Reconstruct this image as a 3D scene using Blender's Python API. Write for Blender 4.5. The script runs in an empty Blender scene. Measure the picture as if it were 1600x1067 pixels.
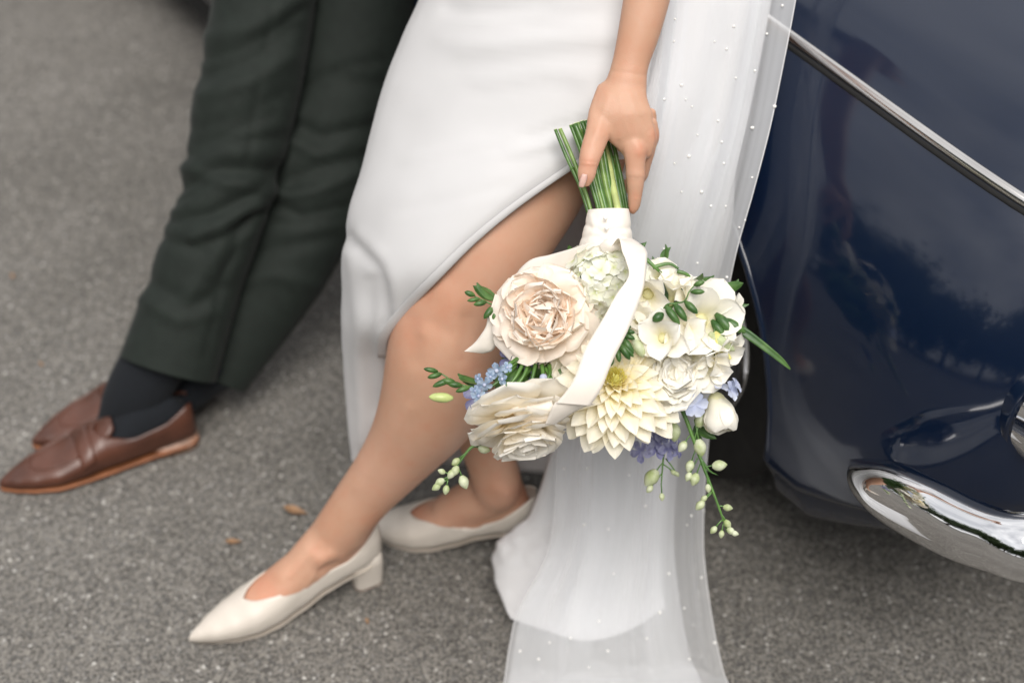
import bpy, bmesh, math, random
from mathutils import Vector, Matrix, noise
R = math.radians
random.seed(7)
SC = bpy.context.scene
COL = SC.collection

# ------------------------------------------------------------------ camera, sky, sun, exposure
CAM = Vector((0, 0, 1.6))
PITCH, FPX = 40.0, 50 / 36 * 1600
cd = bpy.data.cameras.new('camera')
cam = bpy.data.objects.new('camera', cd)
COL.objects.link(cam)
cam.location = CAM
cam.rotation_euler = (R(90 - PITCH), 0, 0)
cd.lens, cd.sensor_width, cd.clip_start, cd.clip_end = 50, 36, 0.05, 600
cd.dof.use_dof = True
cd.dof.focus_distance = 1.58
cd.dof.aperture_fstop = 2.4
SC.camera = cam

SUN_EL, SUN_AZ = R(60), R(174)      # azimuth of the sun measured from +Y, clockwise
w = bpy.data.worlds.new('World')
SC.world = w
w.use_nodes = True
nt = w.node_tree
nt.nodes.clear()
sky = nt.nodes.new('ShaderNodeTexSky')
sky.sky_type = 'NISHITA'
sky.sun_disc = False
sky.sun_elevation = SUN_EL
sky.sun_rotation = SUN_AZ
sky.air_density, sky.dust_density = 1.0, 2.0
tc = nt.nodes.new('ShaderNodeTexCoord')
mp = nt.nodes.new('ShaderNodeMapping')
mp.inputs['Scale'].default_value = (1.6, 1.6, 3.2)
nz = nt.nodes.new('ShaderNodeTexNoise')
nz.inputs['Scale'].default_value = 1.7
nz.inputs['Detail'].default_value = 6
nz.inputs['Roughness'].default_value = .55
cr = nt.nodes.new('ShaderNodeValToRGB')
cr.color_ramp.elements[0].position, cr.color_ramp.elements[0].color = .30, (5.7, 5.75, 5.95, 1)
cr.color_ramp.elements[1].position, cr.color_ramp.elements[1].color = .68, (10.9, 10.8, 10.75, 1)
mx = nt.nodes.new('ShaderNodeMix')
mx.data_type = 'RGBA'
mx.inputs[0].default_value = .88
bg = nt.nodes.new('ShaderNodeBackground')
bg.inputs['Strength'].default_value = .062
wo = nt.nodes.new('ShaderNodeOutputWorld')
L = nt.links.new
L(tc.outputs['Generated'], mp.inputs['Vector'])
L(mp.outputs['Vector'], nz.inputs['Vector'])
L(nz.outputs['Fac'], cr.inputs['Fac'])
L(sky.outputs['Color'], mx.inputs[6])
L(cr.outputs['Color'], mx.inputs[7])
L(mx.outputs[2], bg.inputs['Color'])
L(bg.outputs['Background'], wo.inputs['Surface'])

sl = bpy.data.lights.new('sun', 'SUN')
sl.energy, sl.angle, sl.color = 1.5, R(36), (1, .955, .90)
sun = bpy.data.objects.new('sun', sl)
COL.objects.link(sun)
sd = Vector((math.sin(SUN_AZ) * math.cos(SUN_EL), math.cos(SUN_AZ) * math.cos(SUN_EL), math.sin(SUN_EL)))
sun.rotation_euler = sd.to_track_quat('Z', 'Y').to_euler()
sun.location = (0, 0, 6)
vs = SC.view_settings
vs.view_transform, vs.look, vs.gamma, vs.use_curve_mapping, vs.exposure = 'Standard', 'None', 1, False, 1.0
SC.cycles.diffuse_bounces, SC.cycles.max_bounces, SC.cycles.transparent_max_bounces = 9, 14, 16

# ------------------------------------------------------------------ helpers
_c, _s = math.cos(R(PITCH)), math.sin(R(PITCH))


def ray(px, py):
    u, v = (px - 800) / FPX, (533.5 - py) / FPX
    return Vector((u, _c + v * _s, -_s + v * _c))


def P(px, py, d):
    return CAM + ray(px, py) * d


def G(px, py, z=0.0):
    r = ray(px, py)
    return CAM + r * ((z - CAM.z) / r.z)


def proj(p):
    q = p - CAM
    d = q.y * _c - q.z * _s
    v = q.y * _s + q.z * _c
    return 800 + q.x / d * FPX, 533.5 - v / d * FPX


WM = {}


def link(name, data, parent=None, M=None, smooth=True, **props):
    o = bpy.data.objects.new(name, data)
    COL.objects.link(o)
    M = M or Matrix.Identity(4)
    WM[o] = M
    o.matrix_basis = M
    if parent:
        o.parent = parent
        o.matrix_parent_inverse = WM[parent].inverted()
    for k, v in props.items():
        o[k] = v
    return o


def empty(name, loc, **props):
    return link(name, None, None, Matrix.Translation(loc), **props)


def mesh(name, vs_, fs, m, smooth=True):
    me = bpy.data.meshes.new(name)
    me.from_pydata([tuple(v) for v in vs_], [], fs)
    for mm in (m if isinstance(m, (list, tuple)) else [m]):
        me.materials.append(mm)
    if smooth:
        me.polygons.foreach_set('use_smooth', [True] * len(me.polygons))
    me.update()
    return me


class MB:
    def __init__(s):
        s.v, s.f, s.mi = [], [], []

    def add(s, vf, mi=0):
        b = len(s.v)
        s.v += list(vf[0])
        s.f += [tuple(i + b for i in f) for f in vf[1]]
        s.mi += [mi] * len(vf[1])
        return s

    def obj(s, name, m, parent=None, smooth=True, M=None, **props):
        me = mesh(name, s.v, s.f, m, smooth)
        if any(s.mi):
            me.polygons.foreach_set('material_index', s.mi)
        return link(name, me, parent, M, **props)


def cr_i(a, b, c, d, t):
    return .5 * ((2 * b) + (c - a) * t + (2 * a - 5 * b + 4 * c - d) * t * t + (3 * b - a - 3 * c + d) * t ** 3)


def spline(seq, n):
    """Catmull-Rom through a list of tuples / Vectors, n steps a span."""
    out = []
    isv = isinstance(seq[0], Vector)
    q = [tuple(x) for x in seq]
    for i in range(len(q) - 1):
        a, b, c, d = q[max(i - 1, 0)], q[i], q[i + 1], q[min(i + 2, len(q) - 1)]
        for k in range(n):
            out.append(tuple(cr_i(*z, k / n) for z in zip(a, b, c, d)))
    out.append(q[-1])
    return [Vector(x) for x in out] if isv else out


def rings_mesh(rings, cap=True, closed=True):
    n = len(rings[0])
    v = [p for r in rings for p in r]
    f = []
    for i in range(len(rings) - 1):
        for j in range(n if closed else n - 1):
            k = (j + 1) % n
            f.append((i * n + j, i * n + k, (i + 1) * n + k, (i + 1) * n + j))
    if cap and closed:
        for i, o in ((0, 1), (len(rings) - 1, -1)):
            c = sum((Vector(p) for p in rings[i]), Vector()) / n
            v.append(c)
            b = len(v) - 1
            for j in range(n):
                k = (j + 1) % n
                f.append((b, i * n + k, i * n + j) if o == 1 else (b, i * n + j, i * n + k))
    return v, f


def grid_mesh(rows):
    return rings_mesh(rows, cap=False, closed=False)


def limb(st, n=6, m=24, ex=1.0, rnd=True):
    """Tube through (lx,ly,rx,ry,d,k): the two outline points at depth d and the ratio of thickness to width."""
    st = spline(st, n)
    C = [(P(a[0], a[1], a[4]) + P(a[2], a[3], a[4])) / 2 for a in st]
    rings = []
    for i, a in enumerate(st):
        A = (P(a[2], a[3], a[4]) - P(a[0], a[1], a[4])) / 2
        T = (C[min(i + 1, len(C) - 1)] - C[max(i - 1, 0)]).normalized()
        A = A - T * A.dot(T) * .5
        B = A.cross(T).normalized() * A.length * a[5]
        rings.append([C[i] + A * math.copysign(abs(math.cos(t)) ** ex, math.cos(t)) + B * math.copysign(abs(math.sin(t)) ** ex, math.sin(t))
                      for t in (2 * math.pi * j / m for j in range(m))])
    if rnd:      # round the two ends
        for end in (0, -1):
            T = (C[0] - C[1]).normalized() if end == 0 else (C[-1] - C[-2]).normalized()
            r0 = sum((p - C[end]).length for p in rings[end]) / m
            for k in (1, 2, 3):
                t = k / 3.2
                rr = [C[end] + (p - C[end]) * math.sqrt(1 - t * t) + T * r0 * t * .8 for p in (rings[end] if k == 1 else base)]
                if k == 1:
                    base = rings[end]
                rings.insert(0, rr) if end == 0 else rings.append(rr)
    return rings_mesh(rings)


def tube(pts, rad, m=8, n=4, cap=True):
    """Round tube through world points; rad a number or a list a point."""
    rs = rad if isinstance(rad, (list, tuple)) else [rad] * len(pts)
    q = spline([(*p, r) for p, r in zip(pts, rs)], n) if n > 1 else [(*p, r) for p, r in zip(pts, rs)]
    C = [Vector(x[:3]) for x in q]
    rings, up = [], None
    for i, c in enumerate(C):
        T = (C[min(i + 1, len(C) - 1)] - C[max(i - 1, 0)]).normalized()
        if up is None:
            up = T.orthogonal().normalized()
        up = (up - T * up.dot(T)).normalized()
        s2 = T.cross(up)
        rings.append([c + (up * math.cos(2 * math.pi * j / m) + s2 * math.sin(2 * math.pi * j / m)) * max(q[i][3], 1e-5) for j in range(m)])
    return rings_mesh(rings, cap)


def ball(c, rx, ry=None, rz=None, axes=None, m=10, n=6):
    ry, rz = ry or rx, rz or rx
    ax = axes or (Vector((1, 0, 0)), Vector((0, 1, 0)), Vector((0, 0, 1)))
    c = Vector(c)
    rings = []
    for i in range(n + 1):
        t = math.pi * i / n
        rings.append([c + ax[0] * rx * math.sin(t) * math.cos(2 * math.pi * j / m) + ax[1] * ry * math.sin(t) * math.sin(2 * math.pi * j / m)
                      + ax[2] * rz * math.cos(t) for j in range(m)])
    return rings_mesh(rings, cap=False)


def frame(a, up=Vector((0, 0, 1))):
    a = a.normalized()
    x = up.cross(a)
    if x.length < 1e-3:
        x = Vector((1, 0, 0))
    x.normalize()
    return x, a.cross(x), a


def mat_frame(c, x, y, z):
    M = Matrix((x, y, z)).transposed().to_4x4()
    M.translation = c
    return M


def seg_dist(p, pl):
    best = 1e9
    for a, b in zip(pl[:-1], pl[1:]):
        dx, dy = b[0] - a[0], b[1] - a[1]
        t = max(0, min(1, ((p[0] - a[0]) * dx + (p[1] - a[1]) * dy) / (dx * dx + dy * dy)))
        best = min(best, math.hypot(p[0] - a[0] - dx * t, p[1] - a[1] - dy * t))
    return best


def push(me, fn):
    """Move each vertex along its own normal by fn(vertex, normal)."""
    ns = [v.normal.copy() for v in me.vertices]
    mv = [fn(v.co, q) for v, q in zip(me.vertices, ns)]
    for v, q, a in zip(me.vertices, ns, mv):
        v.co += q * a
    me.update()


def fold_fn(folds, amp=1.0):
    def fn(co, nn):
        x, y = proj(co)
        a = 0
        for pl, wd, am in folds:
            xs = [q[0] for q in pl]
            if not (min(xs) - wd * 3 < x < max(xs) + wd * 3):
                continue
            d = seg_dist((x, y), pl)
            if d < wd * 3:
                a += am * math.exp(-(d / wd) ** 2)
        return a * amp
    return fn


# ------------------------------------------------------------------ materials
def mat(name, col, rough=.6, var=.08, scale=30, bump=0, bscale=200, metal=0, sss=0, trans=0, sheen=0, coat=0, spec=.5, col2=None, ramp=None, brough=None):
    m = bpy.data.materials.new(name)
    m.use_nodes = True
    t = m.node_tree
    b = t.nodes['Principled BSDF']
    b.inputs['Roughness'].default_value = rough
    b.inputs['Metallic'].default_value = metal
    b.inputs['Specular IOR Level'].default_value = spec
    if sss:
        b.inputs['Subsurface Weight'].default_value = sss
        b.inputs['Subsurface Radius'].default_value = (1, .35, .2) if sss < .5 else (1, .8, .6)
        b.inputs['Subsurface Scale'].default_value = .006
    if sheen:
        b.inputs['Sheen Weight'].default_value = sheen
        b.inputs['Sheen Roughness'].default_value = .5
    if coat:
        b.inputs['Coat Weight'].default_value = coat
        b.inputs['Coat Roughness'].default_value = .03
        if name == 'blue_paint':
            b.inputs['Coat IOR'].default_value = 1.5
            b.inputs['Coat Roughness'].default_value = .085
    tc = t.nodes.new('ShaderNodeTexCoord')
    n = t.nodes.new('ShaderNodeTexNoise')
    n.inputs['Scale'].default_value = scale
    n.inputs['Detail'].default_value = 4
    t.links.new(tc.outputs['Object'], n.inputs['Vector'])
    r = t.nodes.new('ShaderNodeValToRGB')
    c2 = col2 or [min(1, c * (1 + var)) for c in col]
    c1 = col if col2 else [c * (1 - var) for c in col]
    r.color_ramp.elements[0].position, r.color_ramp.elements[0].color = .35, (*c1, 1)
    r.color_ramp.elements[1].position, r.color_ramp.elements[1].color = .65, (*c2, 1)
    t.links.new(n.outputs['Fac'], r.inputs['Fac'])
    src = r.outputs['Color']
    if ramp:                      # base-to-tip tint stored on the mesh as attribute 'len'
        at = t.nodes.new('ShaderNodeAttribute')
        at.attribute_name = 'len'
        rr = t.nodes.new('ShaderNodeValToRGB')
        el = rr.color_ramp.elements
        el[0].position, el[0].color = ramp[0][0], (*ramp[0][1], 1)
        el[1].position, el[1].color = ramp[-1][0], (*ramp[-1][1], 1)
        for q in ramp[1:-1]:
            e = el.new(q[0])
            e.color = (*q[1], 1)
        t.links.new(at.outputs['Fac'], rr.inputs['Fac'])
        mm = t.nodes.new('ShaderNodeMix')
        mm.data_type, mm.blend_type = 'RGBA', 'MULTIPLY'
        mm.inputs[0].default_value = 1
        t.links.new(rr.outputs['Color'], mm.inputs[6])
        t.links.new(src, mm.inputs[7])
        src = mm.outputs[2]
    t.links.new(src, b.inputs['Base Color'])
    if bump:
        bn = t.nodes.new('ShaderNodeTexNoise')
        bn.inputs['Scale'].default_value = bscale
        bn.inputs['Detail'].default_value = 3
        t.links.new(tc.outputs['Object'], bn.inputs['Vector'])
        bu = t.nodes.new('ShaderNodeBump')
        bu.inputs['Strength'].default_value = .6
        bu.inputs['Distance'].default_value = bump
        t.links.new(bn.outputs['Fac'], bu.inputs['Height'])
        t.links.new(bu.outputs['Normal'], b.inputs['Normal'])
    if trans:
        tr = t.nodes.new('ShaderNodeBsdfTranslucent')
        t.links.new(src, tr.inputs['Color'])
        mi = t.nodes.new('ShaderNodeMixShader')
        mi.inputs[0].default_value = trans
        t.links.new(b.outputs[0], mi.inputs[1])
        t.links.new(tr.outputs[0], mi.inputs[2])
        t.links.new(mi.outputs[0], t.nodes['Material Output'].inputs['Surface'])
    return m


def flush(m):
    """Redder skin where the mesh attribute 'flush' is high (knuckles, knee, heel)."""
    t = m.node_tree
    b = t.nodes['Principled BSDF']
    src = b.inputs['Base Color'].links[0].from_socket
    at = t.nodes.new('ShaderNodeAttribute')
    at.attribute_name = 'flush'
    mm = t.nodes.new('ShaderNodeMix')
    mm.data_type, mm.blend_type = 'RGBA', 'MULTIPLY'
    t.links.new(at.outputs['Fac'], mm.inputs[0])
    t.links.new(src, mm.inputs[6])
    mm.inputs[7].default_value = (1.0, .70, .62, 1)
    t.links.new(mm.outputs[2], b.inputs['Base Color'])
    return m


def asphalt():
    m = bpy.data.materials.new('asphalt')
    m.use_nodes = True
    t = m.node_tree
    k = t.links.new
    b = t.nodes['Principled BSDF']
    b.inputs['Roughness'].default_value = .85
    b.inputs['Specular IOR Level'].default_value = .3
    tc = t.nodes.new('ShaderNodeTexCoord')

    def N(kind, **kw):
        q = t.nodes.new(kind)
        for a, v in kw.items():
            q.inputs[a].default_value = v
        return q
    v = N('ShaderNodeTexVoronoi', Scale=150)
    v2 = N('ShaderNodeTexVoronoi', Scale=330)
    dz = N('ShaderNodeTexNoise', Scale=90, Detail=3)
    big = N('ShaderNodeTexNoise', Scale=2.2, Detail=5)
    addv = t.nodes.new('ShaderNodeVectorMath')
    addv.operation = 'MULTIPLY_ADD'
    addv.inputs[1].default_value = (.008, .008, .008)
    k(tc.outputs['Object'], dz.inputs['Vector'])
    k(dz.outputs['Color'], addv.inputs[0])
    k(tc.outputs['Object'], addv.inputs[2])
    for q in (v, v2):
        k(addv.outputs[0], q.inputs['Vector'])
    k(tc.outputs['Object'], big.inputs['Vector'])
    sep = t.nodes.new('ShaderNodeSeparateColor')
    k(v.outputs['Color'], sep.inputs['Color'])
    r = t.nodes.new('ShaderNodeValToRGB')
    el = r.color_ramp.elements
    el[0].position, el[0].color = 0, (.085, .078, .068, 1)
    el[1].position, el[1].color = 1, (.62, .60, .56, 1)
    for p_, c_ in ((.35, (.103, .0995, .096)), (.6, (.139, .134, .128)), (.82, (.198, .19, .18)), (.93, (.34, .325, .305))):
        e = el.new(p_)
        e.color = (*c_, 1)
    k(sep.outputs[0], r.inputs['Fac'])
    sep2 = t.nodes.new('ShaderNodeSeparateColor')
    k(v2.outputs['Color'], sep2.inputs['Color'])
    r2 = t.nodes.new('ShaderNodeValToRGB')
    e2 = r2.color_ramp.elements
    e2[0].position, e2[0].color = .0, (.080, .075, .070, 1)
    e2[1].position, e2[1].color = 1, (.30, .28, .25, 1)
    k(sep2.outputs[1], r2.inputs['Fac'])
    # stones show where the distance to the cell centre is small, binder between them
    st = t.nodes.new('ShaderNodeMapRange')
    st.inputs[1].default_value, st.inputs[2].default_value = .30, .46
    k(v.outputs['Distance'], st.inputs[0])
    m1 = t.nodes.new('ShaderNodeMix')
    m1.data_type = 'RGBA'
    k(st.outputs[0], m1.inputs[0])
    k(r.outputs['Color'], m1.inputs[6])
    k(r2.outputs['Color'], m1.inputs[7])
    r3 = t.nodes.new('ShaderNodeValToRGB')
    r3.color_ramp.elements[0].position, r3.color_ramp.elements[0].color = .3, (.78, .78, .775, 1)
    r3.color_ramp.elements[1].position, r3.color_ramp.elements[1].color = .7, (1.16, 1.165, 1.17, 1)
    k(big.outputs['Fac'], r3.inputs['Fac'])
    m2 = t.nodes.new('ShaderNodeMix')
    m2.data_type, m2.blend_type = 'RGBA', 'MULTIPLY'
    m2.inputs[0].default_value = 1
    k(m1.outputs[2], m2.inputs[6])
    k(r3.outputs['Color'], m2.inputs[7])
    gm = t.nodes.new('ShaderNodeVectorMath')
    gm.operation = 'SCALE'
    gm.inputs['Scale'].default_value = .86
    k(m2.outputs[2], gm.inputs[0])
    k(gm.outputs[0], b.inputs['Base Color'])
    bu = t.nodes.new('ShaderNodeBump')
    bu.invert = True
    bu.inputs['Strength'].default_value = .8
    bu.inputs['Distance'].default_value = .002
    k(v.outputs['Distance'], bu.inputs['Height'])
    k(bu.outputs['Normal'], b.inputs['Normal'])
    return m


def tulle():
    m = bpy.data.materials.new('tulle')
    m.use_nodes = True
    t = m.node_tree
    k = t.links.new
    b = t.nodes['Principled BSDF']
    b.inputs['Base Color'].default_value = (.95, .96, .98, 1)
    b.inputs['Roughness'].default_value = .6
    b.inputs['Specular IOR Level'].default_value = .2
    tl = t.nodes.new('ShaderNodeBsdfTranslucent')
    tl.inputs['Color'].default_value = (.95, .96, .98, 1)
    mi = t.nodes.new('ShaderNodeMixShader')
    mi.inputs[0].default_value = .35
    k(b.outputs[0], mi.inputs[1])
    k(tl.outputs[0], mi.inputs[2])
    tp = t.nodes.new('ShaderNodeBsdfTransparent')
    lw = t.nodes.new('ShaderNodeLayerWeight')
    lw.inputs['Blend'].default_value = .5
    mr = t.nodes.new('ShaderNodeMapRange')
    mr.inputs[1].default_value, mr.inputs[2].default_value = 0, .9
    mr.inputs[3].default_value, mr.inputs[4].default_value = .34, .92
    k(lw.outputs['Facing'], mr.inputs[0])
    m2 = t.nodes.new('ShaderNodeMixShader')
    k(mr.outputs[0], m2.inputs[0])
    k(tp.outputs[0], m2.inputs[1])
    k(mi.outputs[0], m2.inputs[2])
    k(m2.outputs[0], t.nodes['Material Output'].inputs['Surface'])
    return m


M_ = {
    'asphalt': asphalt(),
    'tulle': tulle(),
    'trouser': mat('trouser_wool', (.0105, .0155, .0122), .75, .12, 60, .0003, 900, sheen=.06, spec=.3),
    'sock': mat('sock_knit', (.0026, .0046, .008), .92, .2, 200, .0006, 900, sheen=.03),
    'leather': mat('brown_leather', (.085, .030, .017), .36, .25, 14, .0004, 260, spec=.6),
    'sole': mat('tan_sole', (.30, .115, .05), .5, .2, 40, .0003, 200),
    'heel_stack': mat('stacked_heel', (.34, .20, .14), .45, .25, 60),
    'skin': mat('skin', (.565, .328, .218), .47, .05, 9, .0004, 620, sss=.12, spec=.42, col2=(.615, .362, .252)),
    'nail': mat('nail', (.72, .46, .40), .22, .03, 50, sss=.1),
    'dress': mat('dress_crepe', (.69, .685, .69), .55, .015, 12, .00022, 1300, sheen=.1, trans=.10, spec=.3),
    'pump': mat('pump_leather', (.66, .60, .53), .42, .05, 20, .0002, 300, spec=.5),
    'pump_in': mat('pump_lining', (.62, .50, .40), .6),
    'ribbon': mat('ribbon_satin', (.93, .87, .79), .36, .03, 40, .00012, 800, trans=.12, sheen=.2),
    'stem': mat('stem_green', (.045, .12, .02), .32, .3, 55, .0002, 300, spec=.6, col2=(.11, .23, .05)),
    'stem_light': mat('stem_light', (.10, .20, .04), .34, .3, 55, .0002, 300, spec=.6, col2=(.22, .34, .09)),
    'stem_pale': mat('stem_pale', (.50, .58, .22), .4, .15, 60),
    'stem_cut': mat('stem_cut', (.62, .66, .45), .7),
    'leaf': mat('leaf_green', (.035, .10, .022), .38, .3, 60, .0002, 300, spec=.5, col2=(.10, .20, .05), trans=.08),
    'rose': mat('rose_petal', (.97, .97, .97), .62, .03, 25, .0003, 120, trans=.24, spec=.2,
                ramp=[(0, (.97, .72, .42)), (.25, (.98, .84, .68)), (.6, (.98, .87, .75)), (1, (.985, .91, .83))]),
    'rose2': mat('cream_rose_petal', (.97, .97, .97), .62, .03, 25, .0003, 120, trans=.24, spec=.2,
                 ramp=[(0, (.97, .80, .48)), (.28, (.98, .91, .74)), (.6, (.98, .93, .82)), (1, (.985, .955, .89))]),
    'dahlia': mat('dahlia_petal', (.98, .98, .98), .55, .03, 25, .0003, 160, trans=.24, spec=.2,
                  ramp=[(0, (.95, .85, .36)), (.3, (.97, .91, .64)), (.65, (.98, .93, .76)), (1, (.985, .95, .84))]),
    'yellow': mat('yellow_floret', (.96, .88, .34), .55, .12, 80, trans=.3),
    'white': mat('white_petal', (.98, .98, .98), .55, .03, 30, .0003, 150, trans=.24, spec=.2,
                 ramp=[(0, (.95, .92, .58)), (.22, (.97, .94, .76)), (.55, (.97, .94, .84)), (1, (.97, .95, .89))]),
    'hyd': mat('hydrangea_petal', (.97, .97, .97), .55, .03, 30, .0003, 150, trans=.24, spec=.2,
               ramp=[(0, (.72, .78, .40)), (.3, (.92, .93, .78)), (1, (.96, .97, .92))]),
    'blue': mat('blue_petal', (.22, .33, .50), .5, .12, 160, trans=.25, col2=(.46, .56, .70)),
    'paleblue': mat('pale_blue_petal', (.50, .56, .78), .5, .1, 60, trans=.3, col2=(.74, .78, .90)),
    'violet': mat('violet_petal', (.20, .20, .42), .5, .15, 120, trans=.25, col2=(.42, .43, .62)),
    'bud': mat('green_white_bud', (.42, .50, .22), .45, .2, 70, trans=.15, col2=(.72, .76, .56)),
    'pearl': mat('pearl', (.86, .85, .82), .18, .02, 20, spec=.7, coat=.4),
    'paint': mat('blue_paint', (.0008, .0068, .0245), .5, .05, 3, coat=1.0, spec=.12),
    'chrome': mat('chrome', (.80, .80, .81), .045, .01, 5, metal=1),
    'steel': mat('brushed_trim', (.62, .60, .58), .2, .05, 30, metal=1),
    'rubber': mat('rubber', (.018, .017, .016), .75, .2, 40, .0006, 120),
    'dark': mat('underbody', (.008, .008, .008), .9),
    'glass': mat('lamp_glass', (.55, .56, .58), .08, .1, 40, coat=1, spec=.8),
    'window': mat('window_glass', (.02, .025, .03), .05, .05, 4, coat=1),
    'jacket': mat('jacket_wool', (.021, .027, .023), .75, .1, 60),
    'leaf_dead': mat('dead_leaf', (.24, .14, .075), .7, .3, 60),
    'bark': mat('bark', (.07, .05, .035), .9, .3, 8),
    'crown': mat('tree_leaves', (.035, .065, .02), .6, .3, 2, trans=.2, col2=(.07, .11, .035)),
    'hair': mat('brown_hair', (.06, .03, .018), .5, .2, 60),
}

flush(M_['skin'])

# ------------------------------------------------------------------ ground
def sheet_ground():
    S = 150
    g = MB()
    g.add(([(-S, -S, 0), (S, -S, 0), (S, S, 0), (-S, S, 0)], [(0, 1, 2, 3)]))
    o = g.obj('asphalt_ground', M_['asphalt'], kind='structure', label='worn grey asphalt with pale aggregate under the couple and the car')
    return o


sheet_ground()

# ------------------------------------------------------------------ car
CO, CF, CN = Vector((.375, 1.30, 0)), Vector((.576, -.818, 0)).normalized(), Vector((-.818, -.576, 0)).normalized()
CZ = Vector((0, 0, 1))


def K(s, n, z):
    return CO + CF * s + CN * n + CZ * z


def on_plane(px, py, n):
    """Point of the sight line through a pixel at side offset n of the car -> (s, n, z)."""
    r = ray(px, py)
    d = (n + CO.dot(CN) - CAM.dot(CN)) / r.dot(CN)
    p = CAM + r * d - CO
    return p.dot(CF), n, p.z


WID = 1.62
WHEELS = [(-.375, .30), (-2.82, .30)]
RA = .31


def zc(s):
    return .752 - (s + .257) * .113 if s > -.9 else .825 - max(0, -s - 2.4) * .05


PROF = spline([(-.16, .172), (-.07, .160), (-.040, .174), (-.026, .205), (-.019, .238), (-.004, .247), (.0, .30), (.002, .37), (-.002, .45),
               (-.014, .53), (-.037, .60), (-.070, .66), (-.110, .712), (-.150, .748), (-.19, .776), (-.25, .80), (-.34, .822), (-.46, .84), (-.62, .853), (-.81, .858)], 4)


def nose(s):
    """Plan rounding of the front corner: (side inset, height drop)."""
    t = max(0, min(1, (s + .10) / .40))
    a = .26 * (1 - math.sqrt(max(0, 1 - t ** 3.4)))
    t2 = max(0, min(1, (-3.0 - s) / .95))
    return a + .3 * (1 - math.sqrt(max(0, 1 - t2 ** 2.4)))


def body_ring(s):
    ins = nose(s)
    up = zc(s) - .748
    half = []
    for n, z in PROF:
        k = min(1, max(0, (z - .3) / .45))
        lift = min(.17, .56 * max(0, s + .01)) if s > -.01 else 0
        if z < .42:
            z = .42 - (.42 - z) * (1 - lift / .235)
        zz = z + up * k - ins * .35 * k
        n2 = -.81 + (n + .81) * (.81 - ins) / .81
        half.append((n2, zz))
    full = half + [(-WID - a, b) for a, b in reversed(half[:-1])]
    return [K(s, a, b) for a, b in full]


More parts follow.
